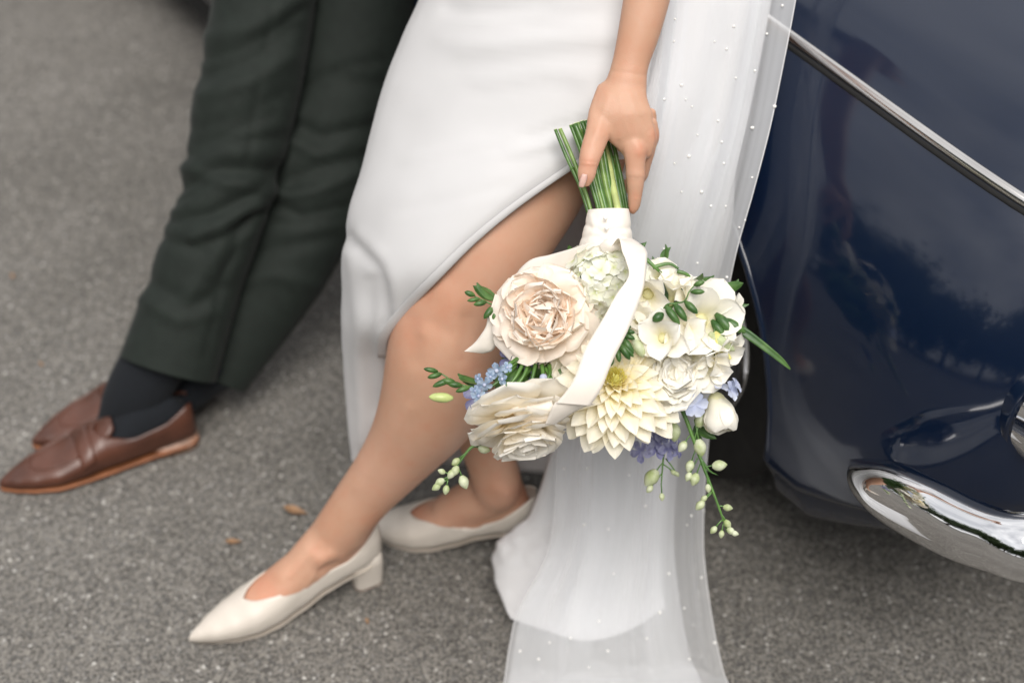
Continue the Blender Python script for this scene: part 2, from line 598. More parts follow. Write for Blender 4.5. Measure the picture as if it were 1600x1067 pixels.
def build_car():
    car = empty('vintage_car', K(-1.8, -.81, 0), label='dark navy blue vintage car with chrome trim behind the bride, front wing at the right', category='car')
    ss = [.30, .298, .294, .288, .28, .27, .26] + [.25 - .01 * i for i in range(0, 100)] + [-.76, -.78] + [-.80 - .05 * i for i in range(1, 36)] + \
        [-2.55 - .012 * i for i in range(1, 48)] + [-3.13 - .04 * i for i in range(1, 18)] + [-3.84, -3.87, -3.895, -3.915, -3.93]
    ss = sorted(set(ss), reverse=True)
    rings = [body_ring(s) for s in ss]
    v, f = rings_mesh(rings, cap=True)
    keep = []
    inside = []
    for p in v:
        q = Vector(p) - CO
        s, n, z = q.dot(CF), q.dot(CN), q.z
        hit = 0
        for k, (wc, wz) in enumerate(WHEELS):
            if math.hypot(s - wc, z - wz) < RA and z < .66 and (n > -.25 or n < -WID + .25):
                hit = k + 1
            if abs(s - wc) < RA and z < .27 and (n > -.25 or n < -WID + .25):
                hit = k + 1
        inside.append(hit)
    for fc in f:
        if any(not inside[i] for i in fc):
            keep.append(fc)
    v = [Vector(p) for p in v]
    for i, h in enumerate(inside):
        if h:
            wc, wz = WHEELS[h - 1]
            q = v[i] - CO
            s, z = q.dot(CF) - wc, q.z - wz
            r = math.hypot(s, z)
            if q.z >= wz - .03 and r > .05:
                s2, z2 = s / r * RA, z / r * RA
                v[i] = v[i] + CF * (s2 - s) + CZ * (z2 - z)
            else:
                v[i] = v[i] + CF * (math.copysign(RA, s) - s)
    me = mesh('body', v, keep, M_['paint'])
    bm = bmesh.new()
    bm.from_mesh(me)
    bmesh.ops.delete(bm, geom=[q for q in bm.verts if not q.link_faces], context='VERTS')
    bmesh.ops.remove_doubles(bm, verts=bm.verts, dist=.0004)
    bmesh.ops.recalc_face_normals(bm, faces=bm.faces)
    bm.to_mesh(me)
    bm.free()
    for p in me.polygons:
        p.use_smooth = True
    link('body', me, car)
    # rolled lip round each arch
    for side in (0, 1):
        for wc, wz in WHEELS:
            pts = []
            for i in range(-8, 33):
                a = math.pi * i / 24
                z = wz + RA * math.sin(a)
                if z < .205:
                    continue
                s = wc + RA * math.cos(a)
                if z < .27:
                    s = wc + math.copysign(RA, math.cos(a))
                n = -.012
                for (n0, z0), (n1, z1) in zip(PROF[:-1], PROF[1:]):
                    if z0 <= z < z1:
                        n = n0 + (n1 - n0) * (z - z0) / (z1 - z0)
                        break
                if side:
                    n = -WID - n
                pts.append(K(s, n + (-.003 if not side else .003), z))
            MB().add(tube(pts, .006, 8, 1)).obj('arch_lip', M_['paint'], car)
    # underbody and wheel housings
    u = MB()

    def box(s0, s1, n0, n1, z0, z1):
        q = [K(a, b, c) for a in (s0, s1) for b in (n0, n1) for c in (z0, z1)]
        return q, [(0, 1, 3, 2), (4, 6, 7, 5), (0, 4, 5, 1), (2, 3, 7, 6), (0, 2, 6, 4), (1, 5, 7, 3)]
    u.add(box(.30, -3.7, -.30, -WID + .30, .17, .64))
    u.add(box(-.90, -2.3, -.12, -WID + .12, .19, .5))
    u.add(box(.05, -.04, -.06, -WID + .06, .25, .55))
    u.add(box(-.72, -2.47, -.035, -WID + .035, .135, .20))
    u.obj('underbody', M_['dark'], car, smooth=False)
    # wheels
    for wc, wz in WHEELS:
        for side in (0, 1):
            sg = 1 if side == 0 else -1
            n0 = -.075 if side == 0 else -WID + .075
            prof = [(.19, -.0), (.21, .012), (.25, .016), (.275, .006), (.285, -.01), (.288, -.03), (.283, -.036), (.288, -.042), (.290, -.075), (.284, -.08), (.290, -.085),
                    (.290, -.12), (.284, -.126), (.287, -.132), (.275, -.165), (.22, -.17), (.19, -.16)]
            rings = [[K(wc + r * math.cos(a), n0 + sg * x, .285 + r * math.sin(a)) for r, x in prof] for a in (2 * math.pi * i / 64 for i in range(64))]
            rings.append(rings[0])
            wh = MB().add(grid_mesh(rings)).obj('wheel', M_['rubber'], car)
            pr = [(.0, .012), (.04, .012), (.07, .004), (.09, -.012), (.15, -.014), (.165, -.004), (.185, .002), (.19, -.01)]
            rings = [[K(wc + r * math.cos(a), n0 + sg * x, .285 + r * math.sin(a)) for r, x in pr] for a in (2 * math.pi * i / 48 for i in range(48))]
            rings.append(rings[0])
            MB().add(grid_mesh(rings)).obj('hubcap', M_['chrome'], wh)
    # bright strip along the crown of the wing, with its dark gap below
    def crown(s, dn, dz):
        r = body_ring(s)
        i = 13 * 4
        return r[i] + CN * dn + CZ * dz
    sl_ = [.22 - .03 * i for i in range(0, 42)]
    a = MB()
    rings = []
    for s in sl_:
        r = body_ring(s)
        c, t = r[13 * 4], (r[13 * 4 + 4] - r[13 * 4 - 4]).normalized()
        up = CF.cross(t) * -1
        if up.z < 0:
            up = -up
        rings.append([c + t * (.0074 * math.cos(q)) + up * (.0074 * math.sin(q) + .0005) for q in (math.pi * (i / 10) for i in range(-1, 12))])
    a.add(grid_mesh(rings)).obj('wing_strip', M_['steel'], car)
    b = MB()
    rings = []
    for s in sl_:
        r = body_ring(s)
        c, t = r[13 * 4], (r[13 * 4 + 4] - r[13 * 4 - 4]).normalized()
        up = CF.cross(t) * -1
        if up.z < 0:
            up = -up
        c = c - t * .0112
        rings.append([c - t * .0032 - up * .001, c - t * .0026 + up * .0022, c + t * .0026 + up * .0028, c + t * .0034 - up * .001])
    b.add(grid_mesh(rings)).obj('strip_seal', M_['dark'], car)
    # panel joint of the lower valance
    rings = []
    for i in range(0, 40):
        s = -.04 + .0075 * i
        r = body_ring(s)
        c = r[4 * 4]
        t = (r[18] - r[14]).normalized()
        rings.append([c - t * .0020 - CN * .002, c - t * .0018 + CN * .0035, c + t * .0016 + CN * .0035, c + t * .0018 - CN * .002])
    MB().add(grid_mesh(rings)).obj('valance_joint', M_['dark'], car)
    # bumper: blade wrapping round the corner
    top = [(1329, 717, .028), (1352, 716, .032), (1392, 722, .040), (1450, 749, .046), (1520, 784, .045), (1600, 808, .034)]
    bot = [(1331, 724, .026), (1346, 772, .030), (1398, 822, .038), (1480, 868, .042), (1545, 890, .040), (1610, 906, .030)]
    T = [on_plane(*q) for q in top]
    B = [on_plane(*q) for q in bot]
    zt, zb = T[-1][2], B[-1][2]
    for s, n in ((.355, -.02), (.40, -.14), (.42, -.35), (.43, -.81), (.42, -1.27), (.40, -1.48), (.355, -1.60), (.28, -1.655), (.1, -1.65)):
        T.append((s, n, zt + .004))
        B.append((s, n, zb + .002))
    T, B = spline(T, 6), spline(B, 6)
    rings = []
    for i, (t, bb) in enumerate(zip(T, B)):
        pt, pb = K(*t), K(*bb)
        j0, j1 = max(i - 1, 0), min(i + 1, len(T) - 1)
        al = (K(*T[j1]) + K(*B[j1]) - K(*T[j0]) - K(*B[j0])).normalized()
        out = (al.cross(CZ).normalized() + CZ * .30).normalized()
        hgt = (pt - pb).length
        row = []
        for k in range(19):
            q = k / 18
            prof = (1 - (abs(2 * q - 1)) ** 2.0) ** .6
            row.append(pb.lerp(pt, q) + out * (prof * min(.038, hgt * .44)))
        # turned-in lip at the lower and the upper edge
        row = [row[0] - out * .012 + CZ * .004, row[0] - out * .004 - CZ * .003] + row + [pt - out * .014 - CZ * .002]
        rings.append(row)
    MB().add(grid_mesh(rings)).obj('bumper', M_['chrome'], car)
    # headlamps: nacelle, chrome bezel, glass
    for sgn in (1, -1):
        n0 = -.162 if sgn == 1 else -WID + .162
        z0 = .498

        def RG(s, r):
            return [K(s - .10 * 0 + r * .0, n0 + r * math.cos(a), z0 + r * math.sin(a)) for a in (2 * math.pi * i / 40 for i in range(40))]
        MB().add(rings_mesh([RG(.10, .06), RG(.14, .078), (RG(.18, .088)), RG(.212, .091), RG(.218, .089), RG(.212, .083), RG(.16, .08)])).obj('lamp_nacelle', M_['paint'], car)
        hl = MB().add(rings_mesh([RG(.205, .086), RG(.235, .085), RG(.248, .082), RG(.254, .076), RG(.246, .070), RG(.22, .068)], cap=False)).obj('headlight', M_['chrome'], car)
        MB().add(rings_mesh([RG(.22, .072), RG(.238, .070), RG(.256, .055), RG(.267, .028), RG(.270, .004)])).obj('glass', M_['glass'], hl)
    # grille
    gr = MB()
    for i in range(9):
        z = .36 + i * .032
        gr.add(tube([K(.305, -.5, z), K(.315, -.81, z), K(.305, -1.12, z)], .007, 8, 3))
    gr.obj('grille', M_['chrome'], car)
    # cabin far above the frame: pillars, glass and roof
    def cab(s, wd, z):
        return [K(s, -.81 + wd * math.cos(a) if abs(math.cos(a)) < .9 else -.81 + wd * math.copysign(.92, math.cos(a)), z) for a in (2 * math.pi * i / 24 for i in range(24))]

    def cabring(z, s0, s1, wd):
        cs, hs = (s0 + s1) / 2, (s0 - s1) / 2
        return [K(cs + hs * math.copysign(abs(math.cos(a)) ** .45, math.cos(a)), -.81 + wd * math.copysign(abs(math.sin(a)) ** .45, math.sin(a)), z)
                for a in (2 * math.pi * i / 48 for i in range(48))]
    MB().add(rings_mesh([cabring(.80, -1.2, -3.25, .68), cabring(1.0, -1.38, -3.15, .64), cabring(1.26, -1.62, -2.95, .57)], cap=False)).obj('windows', M_['window'], car)
    MB().add(rings_mesh([cabring(1.25, -1.60, -2.97, .575), cabring(1.31, -1.66, -2.92, .55), cabring(1.36, -1.8, -2.8, .45), cabring(1.38, -2.0, -2.6, .3)])).obj('roof', M_['paint'], car)
    for a in (0.7, 1.57, 2.4, -.7, -1.57, -2.4):
        pts = []
        for (z, s0, s1, wd) in ((.80, -1.19, -3.26, .685), (1.0, -1.37, -3.16, .645), (1.27, -1.61, -2.96, .575)):
            cs, hs = (s0 + s1) / 2, (s0 - s1) / 2
            pts.append(K(cs + hs * math.copysign(abs(math.cos(a)) ** .45, math.cos(a)), -.81 + wd * math.copysign(abs(math.sin(a)) ** .45, math.sin(a)), z))
        MB().add(tube(pts, .02, 8, 2)).obj('window_pillar', M_['paint'], car)
    return car


CAR = build_car()


# ------------------------------------------------------------------ shoes and feet (local frame: x to the toe, z up)
def shoe_frame(toe, heel):
    x = (toe - heel)
    x.z = 0
    ln = x.length
    x.normalize()
    y = Vector((0, 0, 1)).cross(x)
    return mat_frame(Vector((heel.x, heel.y, 0)), x, y, Vector((0, 0, 1))), ln


def sect(w, zb, zt, m, ex=.85, lo=0.0, hi=1.0):
    """Closed section ring, angle from the top round; returns (y, z) list."""
    out = []
    h, c = (zt - zb) / 2, (zt + zb) / 2
    for j in range(m):
        a = 2 * math.pi * j / m
        y, z = math.sin(a), math.cos(a)
        if z < 0:
            z = -abs(z) ** .55
            y = math.copysign(abs(y) ** .8, y)
        out.append((w * y, c + h * z))
    return out


def lerp_tab(tab, x):
    if x <= tab[0][0]:
        return tab[0][1:]
    for a, b in zip(tab[:-1], tab[1:]):
        if x <= b[0]:
            t = (x - a[0]) / (b[0] - a[0])
            t = t * t * (3 - 2 * t) * .35 + t * .65
            return tuple(p + (q - p) * t for p, q in zip(a[1:], b[1:]))
    return tab[-1][1:]


def upper(tab, rim, m=40, n=64, x0=0.0, x1=1.0, L_=.26, cx=None):
    """Shoe upper as rings open at the top. rim(x) = half angle of the opening, 0 where closed."""
    rings = []
    for i in range(n + 1):
        t = i / n
        x = x0 + (x1 - x0) * (t if t < .9 else t)
        w, zb, zt = lerp_tab(tab, x)
        r0 = rim(x)
        row = []
        for j in range(m + 1):
            a = r0 + (2 * math.pi - 2 * r0) * j / m
            y, z = math.sin(a), math.cos(a)
            h, c = (zt - zb) / 2, (zt + zb) / 2
            if z < 0:
                z = -abs(z) ** .5
                y = math.copysign(abs(y) ** .75, y)
            off = cx(x) if cx else 0
            row.append(Vector((x * L_, w * y + off, c + h * z)))
        rings.append(row)
    return rings


def solid_sheet(name, rows, m, parent, M=None, th=.0016, **kw):
    me = mesh(name, [p for r in rows for p in r], grid_mesh(rows)[1], m)
    bm = bmesh.new()
    bm.from_mesh(me)
    bmesh.ops.remove_doubles(bm, verts=bm.verts, dist=.00006)
    bm.to_mesh(me)
    bm.free()
    o = link(name, me, parent, M, **kw)
    so = o.modifiers.new('thick', 'SOLIDIFY')
    so.thickness = th
    so.offset = 0
    return o


PUMP = [(0, .014, .058, .122), (.03, .022, .054, .122), (.10, .028, .050, .118), (.2, .030, .046, .108), (.32, .0285, .034, .100), (.45, .030, .016, .088), (.58, .035, .006, .070),
        (.68, .0365, .004, .056), (.78, .031, .004, .044), (.87, .022, .005, .034), (.95, .010, .006, .024), (.99, .003, .008, .016), (1.0, .001, .009, .012)]


def build_pump(parent, M, ln, side_dip, label=None):
    def rim(x):
        if x > .70:
            return 0
        t = (.70 - x) / .70
        base = 1.34 * math.sin(math.pi / 2 * min(1, t / .8)) ** .55
        dip = side_dip * math.exp(-((x - .36) / .15) ** 2)
        back = .80 * max(0, (.22 - x) / .22) ** 1.6
        return base + dip - back
    rows = upper(PUMP, rim, L_=ln, n=72)
    p = solid_sheet('shoe', rows, M_['pump'], parent, M, .0018, **({'label': label} if label else {}))
    # outsole rim
    r = []
    for i in range(41):
        x = i / 40
        w, zb, zt = lerp_tab(PUMP, x)
        r.append([Vector((x * ln, y, zb - dz)) for y, dz in ((-w * .93, .0012), (-w * .90, .0022), (0, .0025), (w * .90, .0022), (w * .93, .0012))])
    MB().add(grid_mesh(r)).obj('sole', M_['pump'], p, M=M)
    # block heel
    hr = []
    for z, xa, xb, wd in ((.066, .000, .060, .024), (.045, -.002, .052, .0225), (.02, -.001, .046, .020), (.004, .001, .045, .0195), (.0015, .001, .045, .0195)):
        hr.append([Vector((((xa + xb) / 2) + (xb - xa) / 2 * math.copysign(abs(math.cos(a)) ** .5, math.cos(a)), wd * math.copysign(abs(math.sin(a)) ** .6, math.sin(a)), z))
                   for a in (2 * math.pi * k / 24 for k in range(24))])
    MB().add(rings_mesh(hr)).obj('heel', M_['pump'], p, M=M)
    MB().add(rings_mesh([[q * 1 - Vector((0, 0, .0012 * k)) + Vector((0, 0, -.0002)) for q in hr[-1]] for k in (0, 1)])).obj('heel_tip', M_['heel_stack'], p, M=M)
    return p


def foot_rings(M, ln, ankle_top, ank_r=.034, m=24):
    """A foot loft inside a pump, from heel to toes, plus the ankle up to a world point."""
    tab = [(0.02, .015, .062, .092), (.08, .024, .056, .115), (.16, .027, .052, .128), (.28, .0275, .040, .124), (.38, .029, .028, .110), (.48, .0315, .016, .092),
           (.60, .0355, .009, .066), (.70, .0350, .008, .049), (.80, .028, .008, .036), (.88, .018, .009, .026), (.93, .009, .011, .02)]
    rings = []
    for i in range(40):
        x = .02 + (.93 - .02) * i / 39
        w, zb, zt = lerp_tab(tab, x)
        rings.append([M @ Vector((x * ln, y * 1.0, z)) for y, z in sect(w, zb + .002, zt, m)])
    return rings_mesh(rings)


# ------------------------------------------------------------------ body meshes
def body_mesh(name, parts, voxel, m, smooth=6, extra=None):
    b = MB()
    for q in parts:
        b.add(q)
    me = mesh(name, b.v, b.f, m)
    bm = bmesh.new()
    bm.from_mesh(me)
    bmesh.ops.recalc_face_normals(bm, faces=bm.faces)
    bm.to_mesh(me)
    bm.free()
    o = bpy.data.objects.new('tmp', me)
    COL.objects.link(o)
    r = o.modifiers.new('r', 'REMESH')
    r.mode = 'VOXEL'
    r.voxel_size = voxel
    r.use_smooth_shade = True
    s = o.modifiers.new('s', 'SMOOTH')
    s.factor, s.iterations = .5, smooth
    dg = bpy.context.evaluated_depsgraph_get()
    out = bpy.data.meshes.new_from_object(o.evaluated_get(dg))
    bpy.data.objects.remove(o)
    out.name = name
    if extra:
        bm = bmesh.new()
        bm.from_mesh(out)
        for test, n in extra:
            vv = [q for q in bm.verts if test(q.co)]
            for _ in range(n):
                bmesh.ops.smooth_vert(bm, verts=vv, factor=.5, use_axis_x=True, use_axis_y=True, use_axis_z=True)
        bm.to_mesh(out)
        bm.free()
    out.polygons.foreach_set('use_smooth', [True] * len(out.polygons))
    return out


# ------------------------------------------------------------------ groom
def build_groom():
    toe, heel = G(-2, 768), G(306, 681)
    M1, l1 = shoe_frame(toe, heel)
    l1 = .305
    toe2, heel2 = G(46, 704), G(328, 606)
    M2, l2 = shoe_frame(toe2, heel2)
    l2 = .295
    leg1 = [(385, -420, 560, -380, 2.19, .6), (370, -160, 470, -130, 2.21, .6), (380, 40, 440, 70, 2.22, .6), (335, 240, 395, 265, 2.225, .6), (255, 440, 315, 465, 2.235, .6), (210, 545, 272, 570, 2.24, .7),
            (168, 610, 262, 622, 2.25, .8)]
    leg2 = [(600, -420, 740, -360, 2.26, .6), (555, -140, 640, -110, 2.28, .6), (520, 60, 575, 90, 2.29, .6), (465, 290, 520, 310, 2.295, .6), (375, 470, 430, 490, 2.30, .6), (310, 560, 360, 580, 2.30, .7),
            (305, 575, 348, 590, 2.305, .7)]
    hip = P(560, -430, 2.2)
    tor = [hip + Vector((.0, .0, z)) for z in (-.1, 0, .12, .28, .42, .52)]
    rr = [.15, .18, .17, .19, .20, .12]
    person_parts = [limb(leg1), limb(leg2), tube(tor, rr, 24, 3), tube([tor[-1], tor[-1] + Vector((0, 0, .12))], [.07, .06], 16, 1),
                    ball(tor[-1] + Vector((0, -.01, .22)), .078, .095, .12, m=24, n=16)]
    side = Vector((.84, -.2, 0)).normalized()
    for sg in (-1, 1):
        sh = tor[4] + side * .17 * sg
        person_parts.append(tube([sh, sh + side * .06 * sg + Vector((0, 0, -.28)), sh + side * .02 * sg + Vector((0, -.1, -.52))], [.055, .042, .03], 16, 3))
    FT = [(0, .018, .012, .075), (.1, .03, .008, .10), (.3, .036, .008, .095), (.5, .04, .008, .072), (.7, .044, .008, .052), (.9, .033, .008, .038), (.97, .015, .01, .03)]
    for M, ln in ((M1, l1), (M2, l2)):
        rg = [[M @ Vector((x * ln, y * .7, z * .8)) for y, z in sect(*lerp_tab(FT, x), 20)] for x in [.05 + .75 * i / 24 for i in range(25)]]
        person_parts.append(rings_mesh(rg))
    me = body_mesh('person', person_parts, .007, M_['skin'], 4)
    g = link('person', me, None, None, category='person',
             label='man in dark green wool trousers, black socks and brown loafers leaning back with crossed ankles')
    # trousers
    t1 = [(345, -460, 640, -400, 2.17, .75), (330, -180, 505, -150, 2.18, .75), (337, -30, 492, -5, 2.19, .78), (325, 60, 478, 85, 2.195, .8), (302, 170, 456, 195, 2.20, .8), (286, 270, 432, 292, 2.205, .78),
          (262, 345, 404, 372, 2.21, .78), (238, 425, 374, 455, 2.22, .76), (209, 505, 350, 540, 2.225, .74), (190, 556, 335, 594, 2.23, .72)]
    t2 = [(560, -460, 820, -390, 2.24, .75), (500, -180, 700, -140, 2.26, .75), (470, -30, 652, 0, 2.27, .76), (460, 60, 628, 90, 2.275, .76), (440, 170, 596, 200, 2.28, .76), (410, 290, 570, 310, 2.285, .74),
          (378, 365, 538, 388, 2.29, .74), (340, 440, 490, 470, 2.295, .7), (300, 520, 425, 555, 2.30, .66), (268, 570, 386, 603, 2.30, .62)]
    def cloth_tube(st, folds, seed):
        v, f = limb(st, n=14, m=72, rnd=False)
        n = len(v) - 2
        f = [q for q in f if max(q) < n]
        v = v[:n]
        me = mesh('t', v, f, M_['trouser'])
        def fn(co, nn):
            q = co * 6 + Vector((seed, 0, 0))
            return noise.noise(Vector((q.x, q.y, q.z * .6))) * .003
        push(me, fn)
        push(me, fold_fn(folds, .85))
        return me
    F1 = [([(268, 322), (310, 300), (350, 275), (428, 268)], 6, .006), ([(296, 384), (345, 372), (412, 330)], 6, .007), ([(322, 452), (352, 402), (392, 360)], 6, -.006), ([(320, 92), (370, 80), (430, 45), (470, 15)], 7, .006), ([(300, 225), (350, 212), (430, 180)], 7, .006), ([(262, 305), (345, 262), (430, 262)], 11, .011), ([(285, 262), (350, 285), (425, 300)], 9, -.006), ([(268, 345), (330, 335), (400, 300), (428, 278)], 10, .009),
          ([(300, 372), (350, 350), (405, 318)], 8, -.008), ([(255, 372), (320, 395), (390, 345)], 10, .006), ([(330, 440), (365, 390), (385, 350)], 12, .008), ([(290, 470), (330, 420), (350, 370)], 12, -.006),
          ([(235, 440), (300, 478), (350, 450)], 14, .006), ([(225, 470), (280, 500), (330, 490)], 10, -.005), ([(320, 120), (390, 95), (455, 45)], 14, .008), ([(318, 150), (395, 128), (455, 90)], 10, -.006),
          ([(303, 205), (380, 185), (440, 150)], 14, .006), ([(330, 60), (400, 40), (480, -10)], 12, -.006), ([(292, 245), (340, 225), (440, 215)], 9, .006),
          ([(430, -30), (420, 60), (400, 160), (388, 250)], 5, .0030), ([(395, 330), (350, 430), (318, 560)], 5, .0026)]
    F2 = [([(452, 200), (490, 228), (540, 232), (590, 212)], 6, .007), ([(438, 296), (480, 290), (530, 270), (575, 248)], 6, .007), ([(425, 345), (470, 352), (540, 340)], 6, .005), ([(600, 95), (540, 105), (470, 130)], 8, .004), ([(450, 185), (500, 215), (590, 195)], 10, .010), ([(450, 215), (500, 240), (585, 225)], 9, -.008), ([(440, 285), (500, 262), (575, 235)], 11, .010), ([(430, 305), (490, 300), (560, 268)], 9, -.008),
          ([(425, 315), (470, 338), (545, 322)], 9, .008), ([(460, 140), (530, 125), (605, 135)], 14, .006), ([(400, 395), (450, 385), (525, 370)], 12, .006), ([(370, 440), (430, 430), (490, 445)], 12, -.005),
          ([(470, 180), (455, 240), (440, 300)], 9, -.008)]
    m1, m2 = cloth_tube(t1, F1, 1), cloth_tube(t2, F2, 5)
    tr = MB()
    for mm in (m1, m2):
        tr.add(([v.co.copy() for v in mm.vertices], [tuple(p.vertices) for p in mm.polygons]))
    # seat of the trousers
    tr.add(tube([hip + Vector((0, 0, .16)), hip, hip + Vector((-.01, -.01, -.12))], [.185, .205, .17], 32, 4))
    o = tr.obj('trousers', M_['trouser'], g)
    so = o.modifiers.new('thick', 'SOLIDIFY')
    so.thickness = .0022
    so.offset = -1
    ja = MB()
    ja.add(tube([hip + Vector((0, 0, z)) for z in (-.02, .08, .2, .34, .46, .53)], [.215, .21, .195, .215, .215, .09], 32, 3))
    for sg in (-1, 1):
        sh = tor[4] + side * .17 * sg
        ja.add(tube([sh, sh + side * .06 * sg + Vector((0, 0, -.28)), sh + side * .03 * sg + Vector((0, -.09, -.48))], [.075, .06, .048], 20, 4))
    ja.obj('jacket', M_['jacket'], g)
    # socks
    k1 = [(205, 530, 300, 560, 2.235, .8), (182, 565, 285, 592, 2.24, .8), (160, 612, 258, 632, 2.25, .75), (150, 648, 224, 664, 2.255, .6), (142, 672, 188, 686, 2.25, .45)]
    sfoot = [rings_mesh([[M @ Vector((x * .27, y * .86, z * .95)) for y, z in sect(*lerp_tab(FT, x), 24)] for x in [.03 + .80 * i / 24 for i in range(25)]]) for M in (M1, M2)]
    MB().add(limb(k1, n=8, m=32)).add(sfoot[0]).obj('sock', M_['sock'], g)
    k2 = [(320, 500, 400, 525, 2.30, .85), (296, 560, 378, 590, 2.295, .85), (262, 596, 346, 612, 2.30, .85), (215, 625, 310, 640, 2.30, .7), (150, 655, 240, 668, 2.27, .5)]
    MB().add(limb(k2, n=8, m=32)).add(sfoot[1]).obj('sock', M_['sock'], g)
    # loafers
    LO = [(0, .024, .022, .096), (.03, .032, .020, .098), (.10, .036, .019, .094), (.22, .038, .018, .084), (.35, .039, .014, .074), (.48, .043, .013, .078), (.60, .047, .012, .066), (.72, .047, .011, .052),
          (.83, .036, .011, .043), (.92, .022, .011, .034), (.975, .010, .012, .027), (1.0, .003, .014, .022)]
    LO = [(a, b_ * .92, c_ * .9, d_ * (.94 if a < .5 else .86)) for a, b_, c_, d_ in LO]
    for M, ln in ((M1, l1), (M2, l2)):
        def rim(x):
            if x > .50:
                return 0
            t = (.50 - x) / .50
            return 1.02 * min(1, t / .4) ** .5 - .45 * max(0, (.14 - x) / .14)
        rows = upper(LO, rim, L_=ln, n=64)
        s = solid_sheet('shoe', rows, M_['leather'], g, M, .003)
        # tongue, strap and the seam round the vamp
        tg = []
        for i in range(13):
            t = i / 12
            x = .40 + .15 * t
            wd = .021 + .004 * math.sin(t * 3)
            z = .083 - .030 * t + .003 * math.sin(t * math.pi)
            if t < .15:
                wd *= .75 + t
            tg.append([Vector((x * ln, wd * u, z - .009 * u * u)) for u in (-1, -.7, -.35, 0, .35, .7, 1)])
        solid_sheet('tongue', tg, M_['leather'], s, M, .003)
        st = []
        for i in range(25):
            a = -1.45 + 2.9 * i / 24
            row = []
            for x in (.525, .535, .56, .59, .60):
                w, zb, zt = lerp_tab(LO, x)
                h, c = (zt - zb) / 2, (zt + zb) / 2
                e = .0026 if .53 < x < .595 else .0008
                row.append(Vector((x * ln, (w + e) * math.sin(a), c + (h + e) * math.cos(a))))
            st.append(row)
        solid_sheet('strap', st, M_['leather'], s, M, .002)
        sm = []
        for i in range(41):
            a = -math.pi / 2 + math.pi * i / 40
            x = .60 + .24 * math.cos(a) ** .8 if math.cos(a) > 0 else .60
            y = .030 * math.sin(a)
            w, zb, zt = lerp_tab(LO, x)
            h, c = (zt - zb) / 2, (zt + zb) / 2
            yy = max(-.98, min(.98, y / w))
            sm.append(Vector((x * ln, y, c + h * math.sqrt(1 - yy * yy) + .0012)))
        MB().add(tube(sm, .0022, 8, 1)).obj('vamp_seam', M_['leather'], s, M=M)
        r = []
        for zz, ex in ((.0155, 1.03), (.0165, 1.06), (.013, 1.07), (.0095, 1.05), (.009, .98)):
            ring = []
            for i in range(80):
                tt = i / 80
                x = tt * 2 if tt < .5 else 2 - tt * 2
                sg = 1 if tt < .5 else -1
                x = .5 - .5 * math.cos(math.pi * x)
                w, zb, _ = lerp_tab(LO, x)
                ring.append(Vector((x * ln * 1.012 - .001, sg * w * ex * .96 + (0.001 * sg), zz - .004 + max(0, zb - .012) * .9 + (0 if x < .6 else -.003 * (x - .6)))))
            r.append(ring)
        MB().add(rings_mesh(r)).obj('sole', M_['sole'], s, M=M)
        hr = []
        for z, ex in ((.021, 1.0), (.0005, .96)):
            hr.append([Vector((.036 + .040 * math.copysign(abs(math.cos(a)) ** .55, math.cos(a)), .034 * ex * math.copysign(abs(math.sin(a)) ** .7, math.sin(a)), z)) for a in (2 * math.pi * k / 28 for k in range(28))])
        MB().add(rings_mesh(hr)).obj('heel', M_['heel_stack'], s, M=M)
    return g


GROOM = build_groom()

